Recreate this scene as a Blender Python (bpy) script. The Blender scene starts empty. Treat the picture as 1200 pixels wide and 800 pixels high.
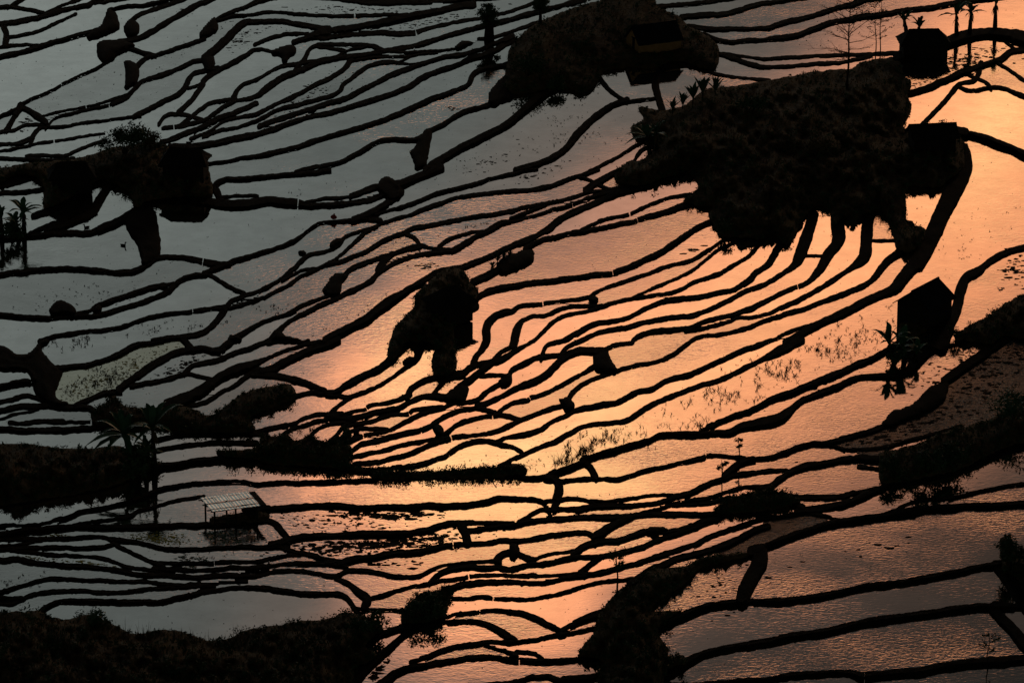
import bpy, bmesh, math, random
import numpy as np
from mathutils import Vector, Matrix

# ------------------------------------------------------------------ camera
SC = bpy.context.scene
COL = SC.collection
DEP = math.radians(20.0)           # how far the camera looks down
DIST = 351.0                       # metres to the middle of the terraces
HFOV = math.radians(13.0)
CY, CZ = -DIST*math.cos(DEP), DIST*math.sin(DEP)
cam = bpy.data.cameras.new('camera'); camo = bpy.data.objects.new('camera', cam)
COL.objects.link(camo)
camo.location = (0, CY, CZ); camo.rotation_euler = (math.pi/2-DEP, 0, 0)
cam.sensor_width = 36; cam.lens = 18/math.tan(HFOV/2); cam.clip_start = 1; cam.clip_end = 20000
SC.camera = camo

# ------------------------------------------------------------------ sky
SUN_AZ, SUN_EL = math.radians(16), math.radians(9)
W = bpy.data.worlds.new('World'); SC.world = W; W.use_nodes = True
nt = W.node_tree; nt.nodes.clear()
def nd(t, **k):
    n = nt.nodes.new(t)
    for a, b in k.items(): setattr(n, a, b)
    return n
def mth(op, a, b=None, c=None):
    n = nd('ShaderNodeMath', operation=op)
    for i, v in enumerate((a, b, c)):
        if v is None: continue
        if isinstance(v, (int, float)): n.inputs[i].default_value = v
        else: nt.links.new(v, n.inputs[i])
    return n.outputs[0]
tc = nd('ShaderNodeTexCoord'); sp = nd('ShaderNodeSeparateXYZ')
nt.links.new(tc.outputs['Generated'], sp.inputs[0])
X, Y, Z = sp.outputs
AZ = mth('MULTIPLY', mth('ARCTAN2', X, Y), 180/math.pi)      # degrees right of the view
EL = mth('MULTIPLY', mth('ARCSINE', Z), 180/math.pi)
cmb = nd('ShaderNodeCombineXYZ')
nt.links.new(mth('MULTIPLY', AZ, 0.20), cmb.inputs[0]); nt.links.new(mth('MULTIPLY', EL, 0.42), cmb.inputs[1])
nz = nd('ShaderNodeTexNoise'); nz.inputs['Scale'].default_value = 1.3; nz.inputs['Detail'].default_value = 5
nt.links.new(cmb.outputs[0], nz.inputs['Vector'])
nsp = nd('ShaderNodeSeparateColor'); nt.links.new(nz.outputs['Color'], nsp.inputs[0])
AZW = mth('ADD', AZ, mth('MULTIPLY', mth('SUBTRACT', nsp.outputs[0], 0.5), 2.2))
ELW = mth('ADD', EL, mth('MULTIPLY', mth('SUBTRACT', nsp.outputs[1], 0.5), 1.6))
def blob(az, el, la, lb, ang, amp):
    """a soft lit bank of cloud: centre, half lengths along / across, tilt (degrees), strength"""
    c, s = math.cos(math.radians(ang)), math.sin(math.radians(ang))
    da = mth('SUBTRACT', AZW, az); de = mth('SUBTRACT', ELW, el)
    p = mth('DIVIDE', mth('ADD', mth('MULTIPLY', da, c), mth('MULTIPLY', de, s)), la)
    q = mth('DIVIDE', mth('SUBTRACT', mth('MULTIPLY', de, c), mth('MULTIPLY', da, s)), lb)
    r2 = mth('ADD', mth('MULTIPLY', p, p), mth('MULTIPLY', q, q))
    return mth('MULTIPLY', mth('POWER', math.e, mth('MULTIPLY', r2, -1.0)), amp)
g = None
def bank(u, v, la, lb, ang, amp):
    return ((u-600)*.01083, 20+(v-400)*.01083, la*.01083, lb*.01083, ang, amp)
for b in (bank(1190, 160, 430, 215, -35, .82), bank(670, 520, 360, 160, -35, .80), bank(430, 440, 150, 60, -25, .72), bank(470, 425, 90, 38, -25, .40), bank(550, 574, 260, 44, -3, 1.0), bank(700, 425, 200, 80, -25, .22), bank(1200, 110, 150, 90, -35, .30), bank(900, 340, 260, 60, -32, .12),
          bank(600, 290, 430, 110, -25, .18), bank(1080, 490, 380, 120, -22, .20), bank(1040, 680, 420, 190, -10, .11), bank(610, 720, 150, 90, -20, .46), (20.0, 6.0, 10.0, 6.0, -35, .8)):
    o = blob(*b); g = o if g is None else mth('ADD', g, o)
ramp = nd('ShaderNodeValToRGB'); 
nz2 = nd('ShaderNodeTexNoise'); nz2.inputs['Scale'].default_value = 3.6; nz2.inputs['Detail'].default_value = 4; nz2.inputs['Roughness'].default_value = .55
nt.links.new(cmb.outputs[0], nz2.inputs['Vector'])
g = mth('MULTIPLY', g, mth('ADD', .80, mth('MULTIPLY', nz2.outputs[0], .44)))           # broken cloud
nt.links.new(mth('MULTIPLY', g, .76), ramp.inputs[0])
cr = ramp.color_ramp; cr.interpolation = 'EASE'
cr.elements[0].position = 0.0; cr.elements[0].color = (0, 0, 0, 1)
cr.elements[1].position = 1.0; cr.elements[1].color = (1.12, .58, .215, 1)
for p, c in ((.16, (.045, .020, .011, 1)), (.37, (.40, .150, .075, 1)), (.58, (.92, .325, .130, 1)), (.80, (1.04, .405, .155, 1))):
    e = cr.elements.new(p); e.color = c
# dull blue-grey cloud cover: palest low in the west, darker overhead and behind
up = mth('ADD', 0.014, mth('POWER', math.e, mth('MULTIPLY', mth('MAXIMUM', EL, 7), -0.14)))          # falls with height
sq = mth('DIVIDE', mth('ADD', AZ, 10.0), 11.0)
side = mth('ADD', 0.08, mth('MULTIPLY', 0.92, mth('POWER', math.e, mth('MULTIPLY', mth('MULTIPLY', sq, sq), -1.0))))
cov = mth('MULTIPLY', mth('MULTIPLY', up, side), mth('ADD', 0.75, mth('MULTIPLY', nsp.outputs[2], 0.5)))
grey = nd('ShaderNodeVectorMath', operation='SCALE'); grey.inputs[0].default_value = (1.66, 1.88, 1.76)
nt.links.new(cov, grey.inputs['Scale'])
addv = nd('ShaderNodeVectorMath', operation='ADD')
nt.links.new(ramp.outputs[0], addv.inputs[0]); nt.links.new(grey.outputs[0], addv.inputs[1])
sky = nd('ShaderNodeTexSky', sky_type='NISHITA'); sky.sun_disc = False
sky.sun_elevation = math.radians(1.5); sky.sun_rotation = SUN_AZ
bg1 = nd('ShaderNodeBackground'); bg1.inputs[1].default_value = 0.004; nt.links.new(sky.outputs[0], bg1.inputs[0])
bg2 = nd('ShaderNodeBackground'); bg2.inputs[1].default_value = 1.75; nt.links.new(addv.outputs[0], bg2.inputs[0])
adds = nd('ShaderNodeAddShader'); out = nd('ShaderNodeOutputWorld')
nt.links.new(bg1.outputs[0], adds.inputs[0]); nt.links.new(bg2.outputs[0], adds.inputs[1])
nt.links.new(adds.outputs[0], out.inputs[0])

# ------------------------------------------------------------------ sun (low, behind cloud), exposure
sl = bpy.data.lights.new('sun', 'SUN'); sl.energy = 0.12; sl.angle = math.radians(4); sl.color = (1, .72, .45)
so = bpy.data.objects.new('sun', sl); COL.objects.link(so)
sd = Vector((math.sin(SUN_AZ)*math.cos(SUN_EL), math.cos(SUN_AZ)*math.cos(SUN_EL), math.sin(SUN_EL)))
so.rotation_euler = (-sd).to_track_quat('-Z', 'Y').to_euler(); so.location = (60, 200, 60)
SC.view_settings.view_transform = 'Standard'; SC.view_settings.look = 'None'
SC.view_settings.exposure = 0; SC.view_settings.gamma = 1; SC.view_settings.use_curve_mapping = False

# ------------------------------------------------------------------ survey helpers
FPX = 600/math.tan(HFOV/2)
cd, sdp = math.cos(DEP), math.sin(DEP)
def P(u, v, z):
    """where the sight line of survey point (u, v) meets height z"""
    u = np.asarray(u, float); v = np.asarray(v, float); z = np.asarray(z, float)
    a = (u-600)/FPX; b = -(v-400)/FPX
    dx, dy, dz = a, cd+b*sdp, -sdp+b*cd
    t = (z-CZ)/dz
    return np.stack([dx*t, CY+dy*t, z+0*t], -1)
def PPM(u, v, z=0.0):
    p = P(u, v, z); return FPX/np.sqrt(p[..., 0]**2+(p[..., 1]-CY)**2+(p[..., 2]-CZ)**2)
rng = np.random.default_rng(7); random.seed(7)
def vnoise(n, step, seed):
    """smooth 1-D noise in -1..1, one knot every `step` samples"""
    r = np.random.default_rng(seed); k = r.uniform(-1, 1, int(n/step)+4)
    x = np.arange(n)/step; i = x.astype(int); f = x-i; f = f*f*(3-2*f)
    return k[i]*(1-f)+k[i+1]*f
def noise2(u, v, s, seed):
    r = np.random.default_rng(seed); g_ = r.uniform(-1, 1, (64, 64))
    x = np.asarray(u)/s+1000; y = np.asarray(v)/s+1000
    i = np.floor(x).astype(int); j = np.floor(y).astype(int); fx = x-i; fy = y-j
    fx = fx*fx*(3-2*fx); fy = fy*fy*(3-2*fy)
    a = g_[j % 64, i % 64]; b = g_[j % 64, (i+1) % 64]; c = g_[(j+1) % 64, i % 64]; d = g_[(j+1) % 64, (i+1) % 64]
    return (a*(1-fx)+b*fx)*(1-fy)+(c*(1-fx)+d*fx)*fy

# ------------------------------------------------------------------ materials
def new_mat(name):
    m = bpy.data.materials.new(name); m.use_nodes = True; t = m.node_tree; t.nodes.clear()
    o = t.nodes.new('ShaderNodeOutputMaterial'); return m, t, o
def soil_mat(name, c1, c2, scale, rough=.95, bump=.5, dist=.08, spec=.15):
    m, t, o = new_mat(name); N = t.nodes.new; L = t.links.new
    g_ = N('ShaderNodeNewGeometry'); n = N('ShaderNodeTexNoise'); n.inputs['Scale'].default_value = scale
    n.inputs['Detail'].default_value = 6; L(g_.outputs['Position'], n.inputs['Vector'])
    n2 = N('ShaderNodeTexNoise'); n2.inputs['Scale'].default_value = scale*.13; n2.inputs['Detail'].default_value = 3
    L(g_.outputs['Position'], n2.inputs['Vector'])
    ad = N('ShaderNodeMath'); ad.operation = 'MULTIPLY_ADD'; ad.inputs[1].default_value = .6
    L(n.outputs[0], ad.inputs[0])
    sc_ = N('ShaderNodeMath'); sc_.operation = 'MULTIPLY'; sc_.inputs[1].default_value = .45; L(n2.outputs[0], sc_.inputs[0]); L(sc_.outputs[0], ad.inputs[2])
    r = N('ShaderNodeValToRGB'); r.color_ramp.elements[0].position = .36; r.color_ramp.elements[1].position = .68
    r.color_ramp.elements[0].color = (*c1, 1); r.color_ramp.elements[1].color = (*c2, 1); L(ad.outputs[0], r.inputs[0])
    b = N('ShaderNodeBsdfPrincipled'); L(r.outputs[0], b.inputs['Base Color']); b.inputs['Roughness'].default_value = rough
    b.inputs['Specular IOR Level'].default_value = spec
    bp = N('ShaderNodeBump'); bp.inputs['Strength'].default_value = bump; bp.inputs['Distance'].default_value = dist
    L(n.outputs[0], bp.inputs['Height']); L(bp.outputs[0], b.inputs['Normal']); L(b.outputs[0], o.inputs[0])
    return m
def plain_mat(name, c, rough=.8, spec=.2, var=.35, scale=3.0):
    return soil_mat(name, tuple(x*(1-var) for x in c), tuple(x*(1+var) for x in c), scale, rough, .15, .02, spec)
def water_mat(name, mud=(.030, .026, .020), refl=.56, ripple=.16, rough=.015, ang=20, fine=1.0, tint=(.97, .97, .97)):
    """still paddy water: a film that mirrors the sky over dark silt; breeze ripples come in patches"""
    m, t, o = new_mat(name); N = t.nodes.new; L = t.links.new
    ge = N('ShaderNodeNewGeometry')
    mp = N('ShaderNodeMapping'); mp.inputs['Rotation'].default_value = (0, 0, math.radians(ang)); mp.inputs['Scale'].default_value = (.55, 1.0, 1)
    L(ge.outputs['Position'], mp.inputs[0])
    n1 = N('ShaderNodeTexNoise'); n1.inputs['Scale'].default_value = 3.4*fine; n1.inputs['Detail'].default_value = 2.0
    n1.inputs['Distortion'].default_value = .8; L(mp.outputs[0], n1.inputs['Vector'])
    pm = N('ShaderNodeTexNoise'); pm.inputs['Scale'].default_value = .11; pm.inputs['Detail'].default_value = 4; L(ge.outputs['Position'], pm.inputs['Vector'])
    pr = N('ShaderNodeMapRange'); pr.inputs[1].default_value = .36; pr.inputs[2].default_value = .78; pr.inputs[3].default_value = .10; pr.inputs[4].default_value = 1.0
    L(pm.outputs[0], pr.inputs[0])
    st = N('ShaderNodeMath'); st.operation = 'MULTIPLY'; st.inputs[1].default_value = ripple; L(pr.outputs[0], st.inputs[0])
    bp = N('ShaderNodeBump'); bp.inputs['Distance'].default_value = .06; L(st.outputs[0], bp.inputs['Strength']); L(n1.outputs[0], bp.inputs['Height'])
    gl = N('ShaderNodeBsdfGlossy'); gl.inputs['Roughness'].default_value = rough; gl.inputs['Color'].default_value = (*tint, 1); L(bp.outputs[0], gl.inputs['Normal'])
    sn = N('ShaderNodeTexNoise'); sn.inputs['Scale'].default_value = .5; sn.inputs['Detail'].default_value = 8; sn.inputs['Roughness'].default_value = .65; L(ge.outputs['Position'], sn.inputs['Vector'])
    rp = N('ShaderNodeValToRGB'); rp.color_ramp.elements[0].position = .35; rp.color_ramp.elements[1].position = .7
    rp.color_ramp.elements[0].color = (*[x*.6 for x in mud], 1); rp.color_ramp.elements[1].color = (*[x*1.5 for x in mud], 1); L(sn.outputs[0], rp.inputs[0])
    df = N('ShaderNodeBsdfDiffuse'); L(rp.outputs[0], df.inputs[0])
    # scum and silt break the film a little
    fr = N('ShaderNodeMapRange'); fr.inputs[1].default_value = .35; fr.inputs[2].default_value = .75; fr.inputs[3].default_value = refl*1.05; fr.inputs[4].default_value = refl*.86
    L(sn.outputs[0], fr.inputs[0])
    mx = N('ShaderNodeMixShader'); L(fr.outputs[0], mx.inputs[0]); L(df.outputs[0], mx.inputs[1]); L(gl.outputs[0], mx.inputs[2]); L(mx.outputs[0], o.inputs[0])
    return m
MAT = dict(
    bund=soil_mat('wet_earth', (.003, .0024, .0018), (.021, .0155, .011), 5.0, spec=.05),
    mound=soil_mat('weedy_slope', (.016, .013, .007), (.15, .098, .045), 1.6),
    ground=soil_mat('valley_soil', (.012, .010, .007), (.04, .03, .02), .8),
    **{'water%d' % i: water_mat('paddy_film', (.026+.004*i, .024+.0025*i, .017+.002*i), r_, rp_, ang=a_, fine=f_) for i, (r_, rp_, a_, f_) in enumerate(((.57, .05, 10, 1), (.52, .16, 30, 1.1), (.59, .09, -20, .9), (.45, .16, 45, 1.2), (.55, .12, 0, 1), (.62, .03, 15, 1), (.50, .20, 25, 1.3)))},
    breeze=water_mat('breezy_film', ripple=.28, fine=1.3, refl=.46),
    mud=water_mat('wet_mud', mud=(.05, .04, .032), refl=.10, ripple=2.2, rough=.25, fine=1.2),
    silt=water_mat('pale_silt_film', mud=(.34, .27, .14), refl=.5, ripple=.4, tint=(1, .88, .62)),
    algae=water_mat('weedy_film', mud=(.36, .31, .12), refl=.50, ripple=.2, tint=(1, .98, .84)),
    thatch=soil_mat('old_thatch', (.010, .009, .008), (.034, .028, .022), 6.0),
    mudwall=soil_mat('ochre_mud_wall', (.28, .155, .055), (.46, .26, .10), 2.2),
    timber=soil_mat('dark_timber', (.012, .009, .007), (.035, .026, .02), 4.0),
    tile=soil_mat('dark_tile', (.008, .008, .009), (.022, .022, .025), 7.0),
    sheet=plain_mat('zinc_sheet', (.80, .82, .78), .35, 1.0, .2, 1.2),
    grass=plain_mat('dry_grass', (.13, .090, .036), .9, .1, .5, .6),
    green=plain_mat('leaf_green', (.036, .115, .045), .55, .3, .4, .8),
    dleaf=plain_mat('dark_leaf', (.040, .080, .030), .7, .2, .4, .8),
    bark=plain_mat('bark', (.022, .017, .013), .9, .1, .3, 4.0),
    stub=plain_mat('rice_stubble', (.040, .034, .020), .9, .1, .4, .5),
    weed=plain_mat('floating_weed', (.62, .56, .12), .8, .1, .4, .4),
    debris=plain_mat('soaked_leaves', (.012, .010, .007), .9, .1, .3, 1.0),
    red=plain_mat('red_cloth', (.35, .03, .02), .8, .1, .2, 4.0),
    pale=plain_mat('pale_plastic', (.7, .7, .68), .6, .2, .1, 4.0),
    black=plain_mat('dark_feather', (.012, .010, .010), .7, .2, .3, 8.0),
)

for n_ in MAT['sheet'].node_tree.nodes:
    if n_.type == 'BSDF_PRINCIPLED': n_.inputs['Metallic'].default_value = .85; n_.inputs['Roughness'].default_value = .3

# ------------------------------------------------------------------ mesh helpers
class MB:
    def __init__(s): s.v = []; s.f = []
    def add(s, vs, fs):
        n = len(s.v); s.v += [tuple(map(float, p)) for p in vs]; s.f += [tuple(i+n for i in f) for f in fs]
    def box(s, c, d, m=None):
        x, y, z = d[0]/2, d[1]/2, d[2]/2
        vs = [Vector((sx*x, sy*y, sz*z)) for sz in (-1, 1) for sx, sy in ((-1, -1), (1, -1), (1, 1), (-1, 1))]
        if m is not None: vs = [m @ v for v in vs]
        vs = [v+Vector(c) for v in vs]
        s.add(vs, [(0, 3, 2, 1), (4, 5, 6, 7), (0, 1, 5, 4), (1, 2, 6, 5), (2, 3, 7, 6), (3, 0, 4, 7)])
    def tube(s, pts, rad, n=6, cap=True):
        pts = [Vector(p) for p in pts]
        if not hasattr(rad, '__len__'): rad = [rad]*len(pts)
        rings = []
        ref = Vector((.13, .31, .94))
        for i, p in enumerate(pts):
            d = (pts[min(i+1, len(pts)-1)]-pts[max(i-1, 0)]).normalized()
            a = d.cross(ref)
            if a.length < .05: a = d.cross(Vector((1, 0, 0)))
            a.normalize(); b = d.cross(a)
            rings.append([p+(a*math.cos(2*math.pi*k/n)+b*math.sin(2*math.pi*k/n))*rad[i] for k in range(n)])
        vs = [q for r in rings for q in r]; fs = []
        for i in range(len(pts)-1):
            for k in range(n):
                k2 = (k+1) % n; fs.append((i*n+k, i*n+k2, (i+1)*n+k2, (i+1)*n+k))
        if cap: fs += [tuple(range(n))[::-1], tuple(range((len(pts)-1)*n, len(pts)*n))]
        s.add(vs, fs)
    def build(s, name, mat, parent=None, smooth=False):
        me = bpy.data.meshes.new(name); me.from_pydata(s.v, [], s.f); me.update()
        me.materials.append(MAT[mat] if isinstance(mat, str) else mat)
        if smooth: me.polygons.foreach_set('use_smooth', [True]*len(me.polygons))
        o = bpy.data.objects.new(name, me); COL.objects.link(o)
        if parent is not None: o.parent = parent
        return o
def np_mesh(name, V, F, mat, parent=None, smooth=False):
    """big quad / triangle mesh straight from arrays"""
    me = bpy.data.meshes.new(name); V = np.asarray(V, np.float32); F = np.asarray(F, np.int32); k = F.shape[1]
    me.vertices.add(len(V)); me.vertices.foreach_set('co', V.ravel())
    me.loops.add(F.size); me.loops.foreach_set('vertex_index', F.ravel())
    me.polygons.add(len(F)); me.polygons.foreach_set('loop_start', np.arange(0, F.size, k, dtype=np.int32))
    me.update(calc_edges=True); me.validate()
    me.materials.append(MAT[mat] if isinstance(mat, str) else mat)
    if smooth: me.polygons.foreach_set('use_smooth', [True]*len(me.polygons))
    o = bpy.data.objects.new(name, me); COL.objects.link(o)
    if parent is not None: o.parent = parent
    return o
def tag(o, label=None, cat=None, group=None, kind=None):
    for k, v in (('label', label), ('category', cat), ('group', group), ('kind', kind)):
        if v: o[k] = v
    return o
def thing(name, loc, label, cat, rz=0.0, group=None):
    o = bpy.data.objects.new(name, None); COL.objects.link(o); o.location = tuple(map(float, loc)); o.rotation_euler = (0, 0, rz)
    o.empty_display_size = .3
    return tag(o, label, cat, group)
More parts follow.
